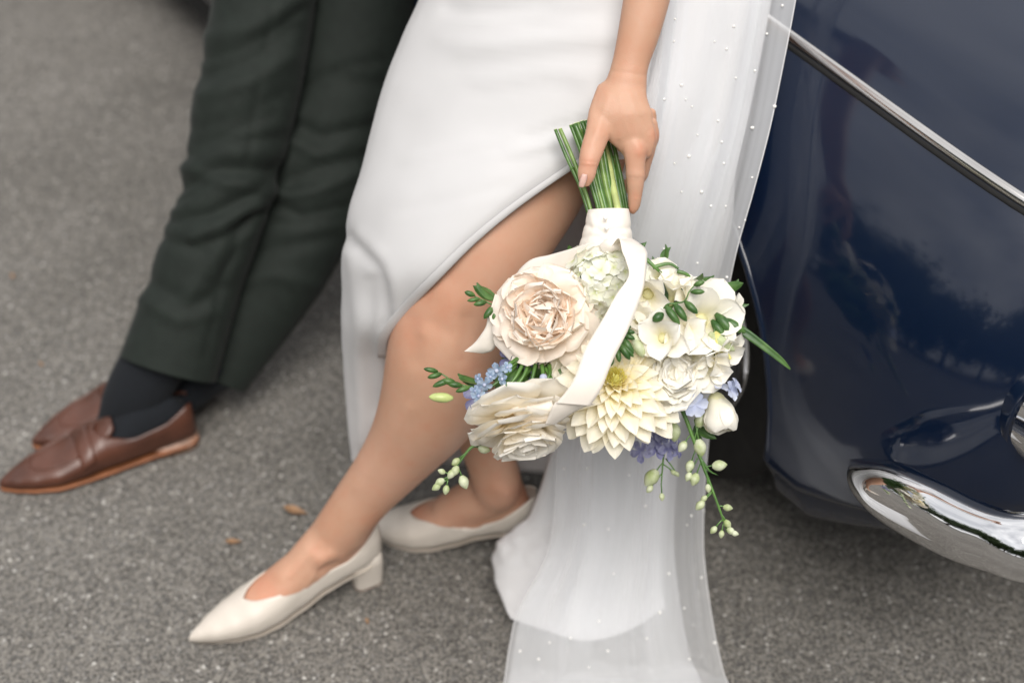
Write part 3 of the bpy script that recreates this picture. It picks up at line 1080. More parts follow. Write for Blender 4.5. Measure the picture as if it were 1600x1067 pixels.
# ------------------------------------------------------------------ bride
def build_bride():
    toe, heel = G(297, 1006), G(595, 896)
    MF, lf = shoe_frame(toe, heel)
    h2 = Vector((.034, 1.430, 0))
    t2 = h2 + Vector((-.262, .030, 0))
    MR, lr = shoe_frame(t2, h2)
    front = [(870, -120, 1040, -60, 1.75, .85), (815, 70, 985, 135, 1.74, .85), (745, 215, 918, 305, 1.735, .85), (672, 335, 862, 398, 1.745, .9), (632, 425, 815, 475, 1.765, .9),
             (609, 520, 792, 562, 1.79, .9), (594, 612, 752, 655, 1.84, .92), (567, 692, 690, 718, 1.89, .92), (520, 768, 614, 790, 1.945, .88), (500, 800, 588, 820, 1.968, .85), (490, 815, 578, 838, 1.98, .8)]
    rear = [(790, -120, 930, -90, 1.85, .7), (685, 120, 820, 170, 1.86, .7), (585, 330, 700, 400, 1.88, .8), (590, 425, 715, 445, 1.89, .85), (625, 530, 765, 565, 1.92, .9), (683, 620, 790, 650, 1.965, .95),
            (722, 690, 794, 712, 2.00, .95), (740, 735, 808, 748, 2.02, .9), (744, 752, 818, 764, 2.03, .8)]
    arm = [(1120, -760, 1220, -740, 1.50, .9), (1075, -480, 1170, -470, 1.53, .9), (1010, -200, 1095, -190, 1.56, .9), (985, -70, 1063, -66, 1.575, .9), (973, 0, 1047, 2, 1.58, .88), (964, 55, 1030, 60, 1.583, .85),
           (955, 100, 1014, 105, 1.585, .8), (946, 128, 1011, 134, 1.585, .72)]
    palm = [(955, 105, 1013, 108, 1.586, .75), (946, 130, 1011, 136, 1.584, .64), (931, 155, 1014, 160, 1.580, .46), (924, 180, 1022, 186, 1.578, .36), (938, 203, 1027, 208, 1.580, .33), (957, 222, 1027, 228, 1.584, .33), (970, 236, 1022, 240, 1.588, .34)]
    thumb = [(932, 138, 985, 150, 1.586, .62), (920, 172, 968, 190, 1.580, .58), (915, 203, 953, 215, 1.575, .66), (906, 236, 942, 241, 1.572, .74), (904, 256, 935, 259, 1.571, .78),
             (902, 274, 930, 277, 1.572, .72), (905, 286, 924, 287, 1.574, .66)]
    index = [(966, 205, 1006, 205, 1.584, .6), (972, 232, 1010, 234, 1.583, .8), (977, 258, 1008, 260, 1.586, .85), (979, 283, 1007, 284, 1.591, .85), (980, 303, 1004, 305, 1.597, .8), (981, 322, 1000, 323, 1.604, .8), (983, 331, 994, 332, 1.608, .75)]
    middle = [(990, 200, 1024, 200, 1.592, .6), (995, 225, 1026, 227, 1.597, .8), (993, 250, 1019, 254, 1.607, .85), (984, 274, 1010, 280, 1.622, .85), (968, 285, 992, 300, 1.636, .85), (948, 284, 958, 304, 1.643, .8)]
    ring = [(1000, 190, 1028, 192, 1.600, .6), (1004, 210, 1030, 213, 1.608, .8), (998, 232, 1022, 238, 1.622, .85), (982, 246, 1004, 258, 1.636, .85), (962, 250, 972, 270, 1.645, .85), (942, 246, 948, 266, 1.647, .8)]
    little = [(1004, 175, 1026, 176, 1.606, .6), (1005, 192, 1026, 196, 1.616, .8), (998, 210, 1018, 216, 1.630, .85), (982, 220, 998, 232, 1.640, .85), (964, 222, 972, 238, 1.646, .8)]
    hip = (P(945, -190, 1.76) + P(800, -190, 1.82)) / 2
    sd_ = Vector((.75, -.35, 0)).normalized()
    tor = [hip + Vector((0, .0, z)) for z in (-.08, .0, .12, .22, .36, .46)]

    def oval(c, a, b):
        f2 = Vector((0, 0, 1)).cross(sd_)
        return [c + sd_ * a * math.cos(t) + f2 * b * math.sin(t) for t in (2 * math.pi * j / 32 for j in range(32))]
    torso = rings_mesh([oval(c, a, b) for c, a, b in zip(tor, (.12, .145, .13, .12, .15, .16), (.08, .10, .09, .085, .10, .07))] + [oval(tor[-1] + Vector((0, 0, .05)), .05, .05), oval(tor[-1] + Vector((0, 0, .13)), .045, .05)])
    sh = tor[-1] + sd_ * .15
    el = P(1170, -750, 1.50)
    parts = [limb(front, m=64, n=10), limb(rear, m=48, n=10), limb(arm, m=48, n=10), limb(palm, n=6, m=32), limb(thumb, m=32), limb(index, m=32), limb(middle, m=16), limb(ring, m=16), limb(little, m=16),
             foot_rings(MF, lf, None), foot_rings(MR, lr, None), torso,
             ball(tor[-1] + Vector((0, -.01, .23)), .07, .085, .11, m=24, n=16)]
    # ankle bridges from the shank into the foot
    for M, ln, st in ((MF, lf, front), (MR, lr, rear)):
        a = st[-2]
        c = (P(a[0], a[1], a[4]) + P(a[2], a[3], a[4])) / 2
        a3 = st[-4]
        c3 = (P(a3[0], a3[1], a3[4]) + P(a3[2], a3[3], a3[4])) / 2
        parts.append(tube([c3, c, M @ Vector((.062, 0, .112)), M @ Vector((.100, 0, .082)), M @ Vector((.135, 0, .055))], [.036, .036, .036, .032, .028], 40, 6))
        parts.append(tube([c + Vector((0, 0, .01)), M @ Vector((.036, 0, .105)), M @ Vector((.032, 0, .082))], [.028, .025, .022], 24, 4))
    # upper arms
    parts.append(tube([sh, sh.lerp(el, .5) + sd_ * .02, el], [.045, .042, .036], 20, 4))
    sh2 = tor[-1] - sd_ * .15
    parts.append(tube([sh2, sh2 + Vector((-.08, 0, -.26)), sh2 + Vector((-.02, -.05, -.45))], [.045, .038, .028], 20, 4))
    me = body_mesh('person', parts, .0019, M_['skin'], 5, [(lambda p: p.z < .6, 22), (lambda p: p.z < .26, 60), (lambda p: .80 < p.z < 1.3, 12)])
    # knuckles, kneecap and tendons: fine relief on the skin
    rel = [([(968, 150), (975, 190), (990, 225)], 4, .00035), ([(985, 148), (1000, 190), (1008, 220)], 4, .00035), ([(995, 145), (1012, 180), (1020, 205)], 4, .00035), ([(950, 150), (940, 185), (925, 225)], 5, .0006), ([(982, 277), (1006, 280)], 1.8, -.0004), ([(981, 283), (1005, 285)], 1.5, -.0003), ([(905, 258), (932, 260)], 1.5, -.0005), ([(906, 265), (932, 267)], 1.5, -.0004), ([(982, 272), (1008, 275)], 7, .0007), ([(978, 300), (1004, 302)], 7, -.0004), ([(560, 760), (600, 700), (640, 640)], 12, .0015), ([(500, 850), (455, 900)], 5, .0012), ([(515, 862), (480, 915)], 4, .0009), ([(690, 440), (660, 520)], 9, .0012), ([(730, 500), (722, 560)], 12, -.0018), ([(698, 462), (704, 470)], 24, .0026), ([(672, 505), (700, 520)], 14, -.0015), ([(640, 500), (648, 560)], 16, -.002), ([(1000, 232), (1001, 236)], 9, .0016), ([(917, 254), (920, 258)], 8, .0007), ([(935, 204), (938, 210)], 9, .001),
           ([(1022, 212), (1023, 216)], 8, .0012), ([(993, 306), (994, 309)], 6, .0004), ([(985, 180), (996, 225)], 5, .0006), ([(1004, 185), (1014, 205)], 5, -.0005), ([(958, 112), (1008, 118)], 4, -.0004),
           ([(907, 261), (932, 263)], 2.2, -.0005), ([(908, 252), (934, 254)], 2, -.0004), ([(982, 306), (1003, 308)], 2, -.0003), ([(962, 238), (966, 222)], 3, -.0008),
           ([(480, 860), (440, 900)], 10, .0018), ([(498, 872), (516, 868)], 12, .004), ([(500, 893), (525, 880)], 8, -.003), ([(760, 745), (765, 760)], 14, -.002), ([(775, 762), (790, 768)], 12, .004)]
    ff = fold_fn(rel)
    cen = ray(800, 533)
    push(me, lambda co, nn: ff(co, nn) if (co.z < 1.1 and nn.dot(cen) < .1) else 0)
    at = me.attributes.new('flush', 'FLOAT', 'POINT')
    spots = [(1001, 236, 13, .55), (919, 255, 11, .5), (911, 284, 12, .4), (993, 307, 9, .4), (1024, 212, 11, .5), (985, 330, 12, .35), (940, 205, 14, .25), (700, 470, 45, .3), (640, 520, 35, .3), (835, 770, 26, .8), (775, 765, 22, .3),
             (420, 935, 40, .3), (400, 910, 25, .3), (505, 875, 20, .2), (590, 815, 22, .35), (650, 800, 22, .5)]
    val = []
    for v in me.vertices:
        x, y = proj(v.co)
        a = 0
        for sx, sy, sr, sa in spots:
            q = ((x - sx) ** 2 + (y - sy) ** 2) / (sr * sr)
            if q < 6:
                a += sa * math.exp(-q)
        a += .30 * max(0, noise.noise(v.co * 16)) + .22 * max(0, noise.noise(v.co * 55)) + .16 * max(0, noise.noise(v.co * 140))
        val.append(min(1, a))
    at.data.foreach_set('value', val)
    b = link('person', me, None, None, category='person',
             label='woman in a white slit dress and pearl veil, one hand holding the bouquet')
    # thumbnail
    nl = []
    c0, cx, cy = P(911, 283, 1.562), (P(917, 284, 1.562) - P(905, 282, 1.562)) / 2, (P(908, 293, 1.566) - P(914, 272, 1.562)) / 2
    nn = cx.cross(cy).normalized()
    if nn.dot(cen) > 0:
        nn = -nn
    for i in range(9):
        v = -1 + 2 * i / 8
        nl.append([c0 + cy * v * 1.0 + cx * (u * .86 * (1 - .35 * abs(v) ** 3)) - nn * (.0021 * u * u + .0010 * (v + .2) ** 2 - .0004) for u in (-1, -.66, -.33, 0, .33, .66, 1)])
    solid_sheet('thumb_nail', nl, M_['nail'], b, None, .0006)
    build_pump(b, MF, lf, .0)
    build_pump(b, MR, lr, .38)
    return b, hip, tor


BRIDE, HIP, TOR = build_bride()


def patch(rows, nv=8, nu=10):
    """rows of (px,py,d) control points -> smooth rows of world points"""
    R1 = [spline([tuple(q) for q in r], nu) for r in rows]
    cols = [spline([r[j] for r in R1], nv) for j in range(len(R1[0]))]
    return [[P(*cols[j][i]) for j in range(len(cols))] for i in range(len(cols[0]))]


def snap_ground(rows, z0=.004):
    for r in rows:
        for p in r:
            if p.z < z0:
                p.z = z0
    return rows


def build_dress():
    def row(l, r, dl, sl=1.0, top=False, y5=None):
        """five columns from the left outline (curving back) to the slit edge or the hip"""
        (lx, ly), (rx, ry) = l, r
        q = []
        for u, dd in ((0, 0), (.035, -.035), (.13, -.075), (.32, -.125), (.6, -.165), (.85, -.18), (1, -.175)):
            q.append((lx + (rx - lx) * u, ly + (ry - ly) * u, dl + dd * sl))
        return q
    rows = [row((690, -180), (1075, -170), 1.83, 1.1), row((676, -70), (1062, -60), 1.83, 1.1), row((649, 5), (1040, 20), 1.825, 1.08), row((625, 60), (1020, 90), 1.82, 1.05), row((597, 135), (1000, 170), 1.815, 1.0),
            row((578, 205), (962, 222), 1.815, .98), row((561, 270), (898, 262), 1.815, .95), row((546, 325), (812, 322), 1.82, .93), row((536, 372), (742, 380), 1.83, .92), row((532, 410), (685, 437), 1.845, .90),
            row((532, 455), (640, 483), 1.87, .80), row((532, 505), (607, 526), 1.89, .66), row((534, 560), (605, 566), 1.925, .45), row((538, 620), (612, 620), 1.965, .35), row((543, 680), (622, 680), 2.005, .3), row((549, 722), (640, 722), 2.035, .3)]
    A = patch(rows, 7, 7)
    # back of the skirt, behind both legs
    back = [[(578, 268, 1.86), (600, 262, 1.95), (700, 250, 1.98), (830, 250, 1.97), (960, 250, 1.90), (1040, 250, 1.83)],
            [(552, 372, 1.88), (575, 372, 1.96), (690, 372, 2.0), (830, 372, 1.99), (960, 372, 1.90), (1040, 372, 1.84)],
            [(546, 505, 1.93), (570, 505, 2.02), (680, 505, 2.05), (820, 505, 2.04), (950, 505, 1.92), (1040, 505, 1.86)],
            [(550, 620, 2.0), (580, 620, 2.07), (680, 620, 2.10), (810, 620, 2.09), (940, 620, 1.97), (1040, 620, 1.91)],
            [(560, 722, 2.06), (590, 722, 2.11), (680, 722, 2.145), (800, 735, 2.13), (920, 745, 2.03), (1040, 745, 1.98)]]
    Bk = patch(back, 8, 8)
    # right drop, beside the slit, over the wing and down to a small train on the ground
    rt = [[(1060, -60, 1.652), (1100, -60, 1.66), (1150, -60, 1.685), (1200, -60, 1.72), (1212, -60, 1.76)],
          [(1040, 20, 1.648), (1085, 20, 1.655), (1140, 20, 1.68), (1182, 20, 1.71), (1200, 20, 1.75)],
          [(1000, 170, 1.642), (1050, 170, 1.655), (1110, 170, 1.68), (1152, 170, 1.71), (1170, 170, 1.745)],
          [(915, 262, 1.66), (1010, 270, 1.675), (1080, 270, 1.69), (1130, 270, 1.715), (1150, 270, 1.745)],
          [(948, 345, 1.71), (1000, 350, 1.71), (1060, 350, 1.72), (1110, 350, 1.735), (1143, 350, 1.765)],
          [(930, 450, 1.79), (980, 450, 1.78), (1035, 450, 1.785), (1085, 450, 1.795), (1118, 450, 1.82)],
          [(890, 580, 1.90), (945, 580, 1.89), (1000, 580, 1.885), (1050, 580, 1.88), (1085, 580, 1.91)],
          [(858, 710, 1.965), (915, 710, 1.95), (970, 710, 1.945), (1015, 710, 1.955), (1050, 710, 1.975)],
          [(826, 800, 2.01), (900, 800, 1.975), (955, 800, 1.97), (1000, 800, 1.98), (1038, 800, 2.0)],
          [(782, 846, 2.025), (860, 850, 1.99), (930, 852, 1.985), (985, 850, 1.995), (1030, 845, 2.015)],
          [(767, 888, 2.03), (845, 900, 1.99), (920, 902, 1.985), (982, 895, 1.995), (1032, 880, 2.015)],
          [(784, 940, 2.005), (850, 955, 1.98), (915, 957, 1.975), (975, 940, 1.985), (1034, 908, 2.01)],
          [(798, 966, 1.99), (850, 984, 1.977), (915, 1001, 1.972), (982, 985, 1.98), (1040, 948, 1.995)]]
    Rt = snap_ground(patch(rt, 7, 10))
    for i, r in enumerate(Rt):
        t = i / len(Rt)
        for j, p in enumerate(r):
            a = .007 * math.sin(j * .55 + .8 * math.sin(t * 4)) * min(1, t * 2) * (1 if t < .68 else max(0, 1 - (t - .68) * 6))
            p += Vector((0, -a, .004 * (1 + math.sin(j * .4)) * math.sin(min(1, max(0, (t - .7) / .28)) * math.pi)))
    for i, r in enumerate(Rt):      # crumpled corner of the hem beside the rear heel
        t = i / len(Rt)
        for j, p in enumerate(r[:16]):
            k = max(0, 1 - j / 16) * max(0, 1 - abs(t - .78) / .16)
            p += Vector((.016 * noise.noise(p * 38), -.012 * noise.noise(p * 45 + Vector((3, 0, 0))), .020 * abs(noise.noise(p * 40 + Vector((0, 5, 0)))))) * k
    snap_ground(Rt)
    m = MB()
    for q in (A, Bk, Rt):
        m.add(grid_mesh(q))
    me = mesh('dress', m.v, m.f, M_['dress'])
    bm = bmesh.new()
    bm.from_mesh(me)
    bmesh.ops.remove_doubles(bm, verts=bm.verts, dist=.0015)
    bmesh.ops.recalc_face_normals(bm, faces=bm.faces)
    bm.to_mesh(me)
    bm.free()
    me.polygons.foreach_set('use_smooth', [True] * len(me.polygons))
    folds = [([(720, 78), (830, 60), (955, 70)], 5, .0011), ([(735, 150), (850, 138), (950, 150)], 5, -.0009), ([(700, 40), (800, 28), (930, 40)], 6, .0012), ([(905, 120), (930, 160), (925, 186)], 7, .0016), ([(860, 225), (820, 240), (760, 248)], 5, .0009), ([(640, 250), (740, 225), (850, 205)], 9, .0009), ([(620, 330), (700, 315), (790, 290)], 9, -.0008), ([(690, 60), (780, 75), (900, 55), (970, 60)], 16, .0018), ([(700, 105), (820, 92), (960, 80)], 12, -.0012), ([(745, 128), (850, 112), (960, 118)], 9, .0012), ([(760, 20), (850, 35), (960, 15)], 14, -.0018),
             ([(700, 12), (740, 20), (850, 6)], 12, -.003), ([(820, 215), (868, 202), (915, 190)], 7, -.003), ([(800, 235), (870, 222), (905, 212)], 9, .002),
             ([(545, 372), (566, 392), (590, 420), (600, 470), (600, 510)], 13, -.0042), ([(560, 372), (590, 400), (612, 440), (618, 480)], 14, .0025), ([(545, 400), (556, 470), (560, 560), (566, 690)], 11, .0028),
             ([(575, 440), (578, 540), (585, 640)], 10, -.0025), ([(700, 420), (780, 350), (880, 282)], 5, -.0007), ([(560, 330), (640, 300), (760, 260)], 40, .002)]
    cen = ray(800, 533)
    ff = fold_fn(folds)

    def fn(co, nn):
        x, y = proj(co)
        s = -1 if nn.dot(cen) > 0 else 1
        a = 0
        if co.z > .03:
            a = noise.noise(co * 5 + Vector((4, 2, 1))) * .004 + noise.noise(Vector((co.x * 14, co.y * 14, co.z * 26))) * .0007
            if x < 1040 and y < 760:
                a += ff(co, nn) * 1.2
        return a * s
    push(me, fn)
    o = link('dress', me, BRIDE)
    so = o.modifiers.new('thick', 'SOLIDIFY')
    so.thickness = .0007
    # turned hem along the slit edge
    edge = [r[-1] for r in A]
    e2 = [r[-4] for r in A]
    hem = []
    k0 = int(len(A) * .30)
    for i in range(k0, int(len(A) * .80)):
        a, c = edge[i], e2[i]
        t = (c - a).normalized()
        nrm = -ray(*proj(a)).normalized()
        hem.append([a - t * .0006 - nrm * .0012, a - t * .0007 + nrm * .0003, a + t * .0015 + nrm * .0008, a + t * .0125 + nrm * .0009, a + t * .0130 + nrm * .0001])
    solid_sheet('hem', hem, M_['dress'], o, None, .0005)
    # bodice, out of frame
    sd_ = Vector((.75, -.35, 0)).normalized()
    f2 = Vector((0, 0, 1)).cross(sd_)

    def oval(c, a, b):
        return [c + sd_ * a * math.cos(t) + f2 * b * math.sin(t) for t in (2 * math.pi * j / 48 for j in range(48))]
    bod = [(HIP + Vector((0, 0, z)), a, b) for z, a, b in ((.03, .185, .14), (.08, .165, .125), (.14, .145, .105), (.22, .128, .098), (.32, .15, .115), (.40, .158, .11))]
    MB().add(rings_mesh([oval(*q) for q in bod], cap=False)).obj('bodice', M_['dress'], BRIDE)
    hr = MB()
    hr.add(ball(TOR[-1] + Vector((0, .015, .25)), .082, .095, .11, m=24, n=14))
    hr.obj('hair', M_['hair'], BRIDE)
    return o


DRESS = build_dress()


def build_veil():
    edge = [(-420, 1130, 1330, 1.68), (-60, 1020, 1250, 1.665), (0, 1012, 1243, 1.660), (100, 1003, 1224, 1.660), (200, 990, 1203, 1.662), (300, 965, 1177, 1.672), (400, 935, 1149, 1.70), (500, 905, 1130, 1.755), (600, 884, 1117, 1.82),
            (700, 870, 1106, 1.875), (790, 866, 1100, 1.915), (850, 858, 1099, 1.935), (890, 842, 1102, 1.942), (950, 810, 1110, 1.947), (1010, 796, 1121, 1.945), (1070, 787, 1136, 1.933), (1150, 770, 1160, 1.885)]
    E_ = spline(edge, 9)

    def layer(ins_l, ins_r, dd, seed, amp, yshift=0):
        rows = []
        W = 110
        for i, (y, l, r, d) in enumerate(E_):
            t = i / (len(E_) - 1)
            l, r = l + ins_l * (1 if y > 0 else 1), r - ins_r * min(1, max(.8, (y + 150) / 600))
            row = []
            dl = .075 * max(0, min(1, (560 - y) / 400)) + .01
            for j in range(W + 1):
                u = j / W
                k = min(1, .35 + t * 1.0)
                ph = u * 30 + 2.3 * noise.noise(Vector((u * 4, t * 1.6, seed))) * 2 + seed
                a = (math.copysign(abs(math.sin(ph * .8)) ** 1.6, math.sin(ph * .8)) * .6 + math.sin(ph * .47 + 1.3 * seed) * 1.0 + .3 * noise.noise(Vector((u * 13, t * 1.4, seed * 3)))) * amp * k
                if y > 940:
                    a *= max(.5, 1 - (y - 940) / 260)
                tail = max(0, abs(u - .5) * 2 - .86) / .14
                p = P(l + (r - l) * u, y, d + dd + a * (1 - .4 * tail) + dl * (u - .5))
                row.append(p)
            rows.append(row)
        for r_ in rows:
            for p in r_:
                z0 = .004 + (.0 if dd > 0 else .004)
                if p.z < z0:
                    p.z = z0
        return rows
    l1 = layer(0, 0, -.004, 1.7, .0085)
    l2 = layer(8, 46, .012, 4.1, .0062)
    m = MB().add(grid_mesh(l1)).add(grid_mesh(l2))
    veil = m.obj('veil', M_['tulle'], BRIDE)
    # corded edges of the tulle
    for rows, nm in ((l1, 'veil_edge'),):
        ed = MB()
        ed.add(tube([r[-1] for r in rows], .0007, 6, 1))
        ed.add(tube([r[0] for r in rows], .0006, 6, 1))
        ed.obj(nm, M_['dress'], veil)
    # pearls sewn on, each its own piece
    pr = mesh('pearl', *ball((0, 0, 0), .0026, m=12, n=8), M_['pearl'])
    seen = [(1055, 25), (1053, 61), (1147, 45), (1116, 71), (1136, 80), (1038, 156), (1082, 165), (1123, 188), (1090, 214), (1129, 226), (1054, 260), (1066, 305), (1111, 317), (1097, 302), (1038, 392), (1090, 407), (1135, 433),
            (1076, 248), (1223, 12), (1199, 53), (1212, 168), (1174, 198), (1176, 204), (1176, 278), (1156, 359), (1134, 323), (880, 731), (917, 730), (983, 743), (1009, 790), (912, 817), (950, 825), (1081, 803), (1074, 817),
            (1076, 728), (1102, 797), (1045, 897), (1095, 905), (1068, 951), (935, 968), (891, 997), (860, 1004), (840, 1030), (812, 1018), (919, 1045), (1010, 995), (1078, 1028), (1117, 1000), (950, 1015), (960, 898), (1030, 960), (1150, 120), (1180, 110)]
    seen += [(1010 + (i * 61) % 190, 60 + (i * 97) % 320) for i in range(5)]
    flat = [(p, proj(p)) for r in l1 for p in r]
    for q in seen:
        p = min(flat, key=lambda z: (z[1][0] - q[0]) ** 2 + (z[1][1] - q[1]) ** 2)[0]
        link('pearl', pr, veil, Matrix.Translation(p - ray(*q).normalized() * .0018) @ Matrix.Scale(.45 + .42 * random.random(), 4))
    return veil


VEIL = build_veil()

# ------------------------------------------------------------------ petals and flowers
def petal(name, Ln, Wd, m, cup=.3, bend0=0, bend1=.6, tip='round', ruf=0, seed=0, nu=8, nv=9, vm=.62, keel=0, edge=0):
    rnd = random.Random(seed)
    p1, p2 = rnd.random() * 6, rnd.random() * 6
    v_, at = [], []
    y = z = 0
    rows = []
    for i in range(nv + 1):
        v = i / nv
        if v < vm:
            w_ = (1 - (1 - v / vm) ** 2) ** .5 * (.25 + .75 * (v / vm) ** .7) + .06
        else:
            q = (v - vm) / (1 - vm)
            w_ = (1 - q ** (1.9 if tip == 'point' else 3.0)) ** (.78 if tip == 'point' else .5)
            w_ = w_ * 1.06
        w_ = max(w_, .04) * Wd / 2
        th = bend0 + bend1 * v * v
        if i:
            y += Ln / nv * math.cos(th)
            z += Ln / nv * math.sin(th)
        row = []
        for j in range(nu + 1):
            u = -1 + 2 * j / nu
            zz = cup * w_ * (u * u) + keel * w_ * abs(u)
            zz -= edge * w_ * max(0, abs(u) - .6) * 2 * v
            r = ruf * Wd * (v ** 1.6) * (math.sin(u * 5 + p1) * .6 + math.sin(u * 11 + p2) * .4) * (.4 + .6 * abs(u))
            r += .13 * Wd * v * noise.noise(Vector((u * 1.3 + seed * 3.7, v * 2.4, seed * 1.9)))
            dy = 0
            if tip == 'notch' and v > .7:
                dy = -Ln * .10 * (v - .7) / .3 * (1 - abs(u)) ** 1.5
            row.append(Vector((w_ * u, y * 1.0 - zz * math.sin(th) * .3 + dy + ruf * .25 * Ln * v * math.sin(u * 4 + p2) * .5, z + zz * math.cos(th) + r)))
            at.append(v)
        rows.append(row)
    g = grid_mesh(rows)
    me = mesh(name, g[0], g[1], m)
    a = me.attributes.new('len', 'FLOAT', 'POINT')
    a.data.foreach_set('value', at)
    return me


def place(par, name, me, c, axis, phi, tilt, r0=0, h0=0, sc=1, roll=0, xy=None):
    x, y, a = xy or frame(axis)
    r = x * math.cos(phi) + y * math.sin(phi)
    d = r * math.cos(tilt) + a * math.sin(tilt)
    nrm = -r * math.sin(tilt) + a * math.cos(tilt)
    s = d.cross(nrm)
    M = mat_frame(c + r * r0 + a * h0, s, d, nrm) @ Matrix.Rotation(roll, 4, 'Y') @ Matrix.Scale(sc, 4)
    return link(name, me, par, M)


TOCAM = -ray(900, 540).normalized()
RIGHT = Vector((1, 0, 0))
UPV = Vector((0, _s, _c))


def ax(r, u, t):
    return (RIGHT * r + UPV * u + TOCAM * t).normalized()


BQ = empty('bouquet', P(950, 350, 1.605), label='hand-tied bouquet of cream roses, white dahlia and blue sprigs held upside down by the bride', category='bouquet')


def core(name, c, r, m, axis=None, h=1.0, par=None):
    f = frame(axis or TOCAM)
    return MB().add(ball(c, r, r, r * h, axes=f, m=16, n=10)).obj(name, m, par or BQ)


# --- garden rose, facing the lens
def garden_rose():
    c = P(848, 494, 1.585)
    a = ax(-.12, .10, 1)
    xy = frame(a)
    cr_ = core('garden_rose', c - a * .012, .021, M_['rose'], a, .8)
    rnd = random.Random(3)
    big = [petal('petal', .060, .064, M_['rose'], .4, .25, -.75, 'notch', .05, s, 14, 12, .68, edge=.35) for s in range(5)]
    mid = [petal('petal', .045, .037, M_['rose'], .65, .2, (.35, -.5, .8)[s % 3], 'notch', .10, s + 10, 14, 12, .68, edge=.3) for s in range(6)]
    sml = [petal('petal', .036, .028, M_['rose'], .8, .1, (-.3, .5, 1.0)[s % 3], 'notch', .12, s + 20, 12, 10, .66) for s in range(6)]
    for n, me, t, r0, h0, sc in ((7, big, 6, .008, -.014, .95), (7, big, 18, .008, -.010, .88), (11, mid, 27, .009, -.008, 1.12), (12, mid, 40, .009, -.005, 1.04), (13, mid, 53, .009, -.003, .95), (12, sml, 64, .010, -.002, 1.05)):
        off = rnd.random() * 6
        for i in range(n):
            place(cr_, 'petal', rnd.choice(me), c, a, off + 2 * math.pi * i / n + rnd.uniform(-.35, .35), R(t + rnd.uniform(-12, 12)), r0, h0, sc * rnd.uniform(.85, 1.1), rnd.uniform(-.55, .55), xy)
    # quartered heart: four folded bunches of small petals
    for k in range(4):
        ph = k * 2 * math.pi / 4 + .5
        for i in range(6):
            r = .003 + .0027 * i
            place(cr_, 'petal', rnd.choice(sml), c + (xy[0] * math.cos(ph) + xy[1] * math.sin(ph)) * r, a, ph + rnd.choice((-1.3, 1.3, .2)) + rnd.uniform(-.4, .4), R(rnd.uniform(62, 88)), .003, -.004, rnd.uniform(.72, .95), rnd.uniform(-.8, .8), xy)
    return cr_


# --- cream rose seen from the side, opening downward
def side_rose():
    c = P(812, 640, 1.575)
    a = ax(.22, -1, .38)
    xy = frame(a)
    cr_ = core('cream_rose', c - a * .0, .022, M_['rose2'], a, .9)
    rnd = random.Random(11)
    big = [petal('petal', .056, .062, M_['rose2'], .30, .15, -.9, 'round', .02, s, 10, 10, .7, edge=.35) for s in range(4)]
    mid = [petal('petal', .047, .044, M_['rose2'], .4, .15, -.35, 'notch', .03, s + 10, 9, 9, .68, edge=.3) for s in range(4)]
    sml = [petal('petal', .036, .029, M_['rose2'], .6, .1, .4, 'notch', .06, s + 20, 8, 8, .66) for s in range(4)]
    for n, me, t, r0, h0, sc in ((7, big, 12, .010, -.010, 1.05), (8, big, 22, .010, -.005, 1.04), (8, big, 33, .010, .000, 1.0), (9, big, 43, .010, .005, .9), (10, mid, 52, .010, .009, 1.02), (10, mid, 62, .009, .012, .92), (10, sml, 70, .008, .015, .95), (9, sml, 80, .005, .018, .85)):
        off = rnd.random() * 6
        for i in range(n):
            place(cr_, 'petal', rnd.choice(me), c, a, off + 2 * math.pi * i / n + rnd.uniform(-.2, .2), R(t + rnd.uniform(-8, 8)), r0, h0, sc * rnd.uniform(.9, 1.08), rnd.uniform(-.25, .25), xy)
    return cr_


def dahlia():
    c = P(962, 596, 1.552)
    a = ax(-.06, .42, 1)
    xy = frame(a)
    d = core('dahlia', c - a * .02, .020, M_['dahlia'], a, .8)
    rnd = random.Random(5)
    me = [petal('petal', .059, .0235, M_['dahlia'], .62, .1, (-.5, -.3, -.62, -.4, -.2)[s], 'point', .03, s, 8, 11, .52, keel=.05) for s in range(5)]
    N = 120
    for i in range(N):
        q = i / N
        t = 84 - 112 * q ** .72
        ln = .30 + .88 * q ** .62
        place(d, 'petal', rnd.choice(me), c, a, i * 2.39996 + rnd.uniform(-.06, .06), R(t + rnd.uniform(-5, 5)), .005 + .010 * q, -.004 - .016 * q, ln * rnd.uniform(.88, 1.06), rnd.uniform(-.28, .28), xy)
    fl = petal('floret', .010, .0042, M_['yellow'], .8, 0, .5, 'point', .02, 3, 4, 4, .6)
    for i in range(60):
        r = .0011 * math.sqrt(i) * 1.15
        place(d, 'floret', fl, c + a * .006, a, i * 2.39996, R(86 - i * .5), r, .006 - r * .4, rnd.uniform(.8, 1.25), 0, xy)
    return d


def carnation(c, a, r, nm='carnation', N=44, m='white'):
    xy = frame(a)
    d = core(nm, c - a * .012, r * .42, M_[m], a, .8)
    rnd = random.Random(9)
    me = [petal('petal', .024, .028, M_[m], .35, .3, -1.1, 'notch', .12, s, 14, 10, .78) for s in range(5)]
    for i in range(N):
        q = i / N
        place(d, 'petal', rnd.choice(me), c, a, i * 2.39996, R(78 - 90 * q + rnd.uniform(-10, 10)), .003 + .008 * q, -.010 * q, rnd.uniform(.85, 1.1) * r / .027, rnd.uniform(-.35, .35), xy)
    return d


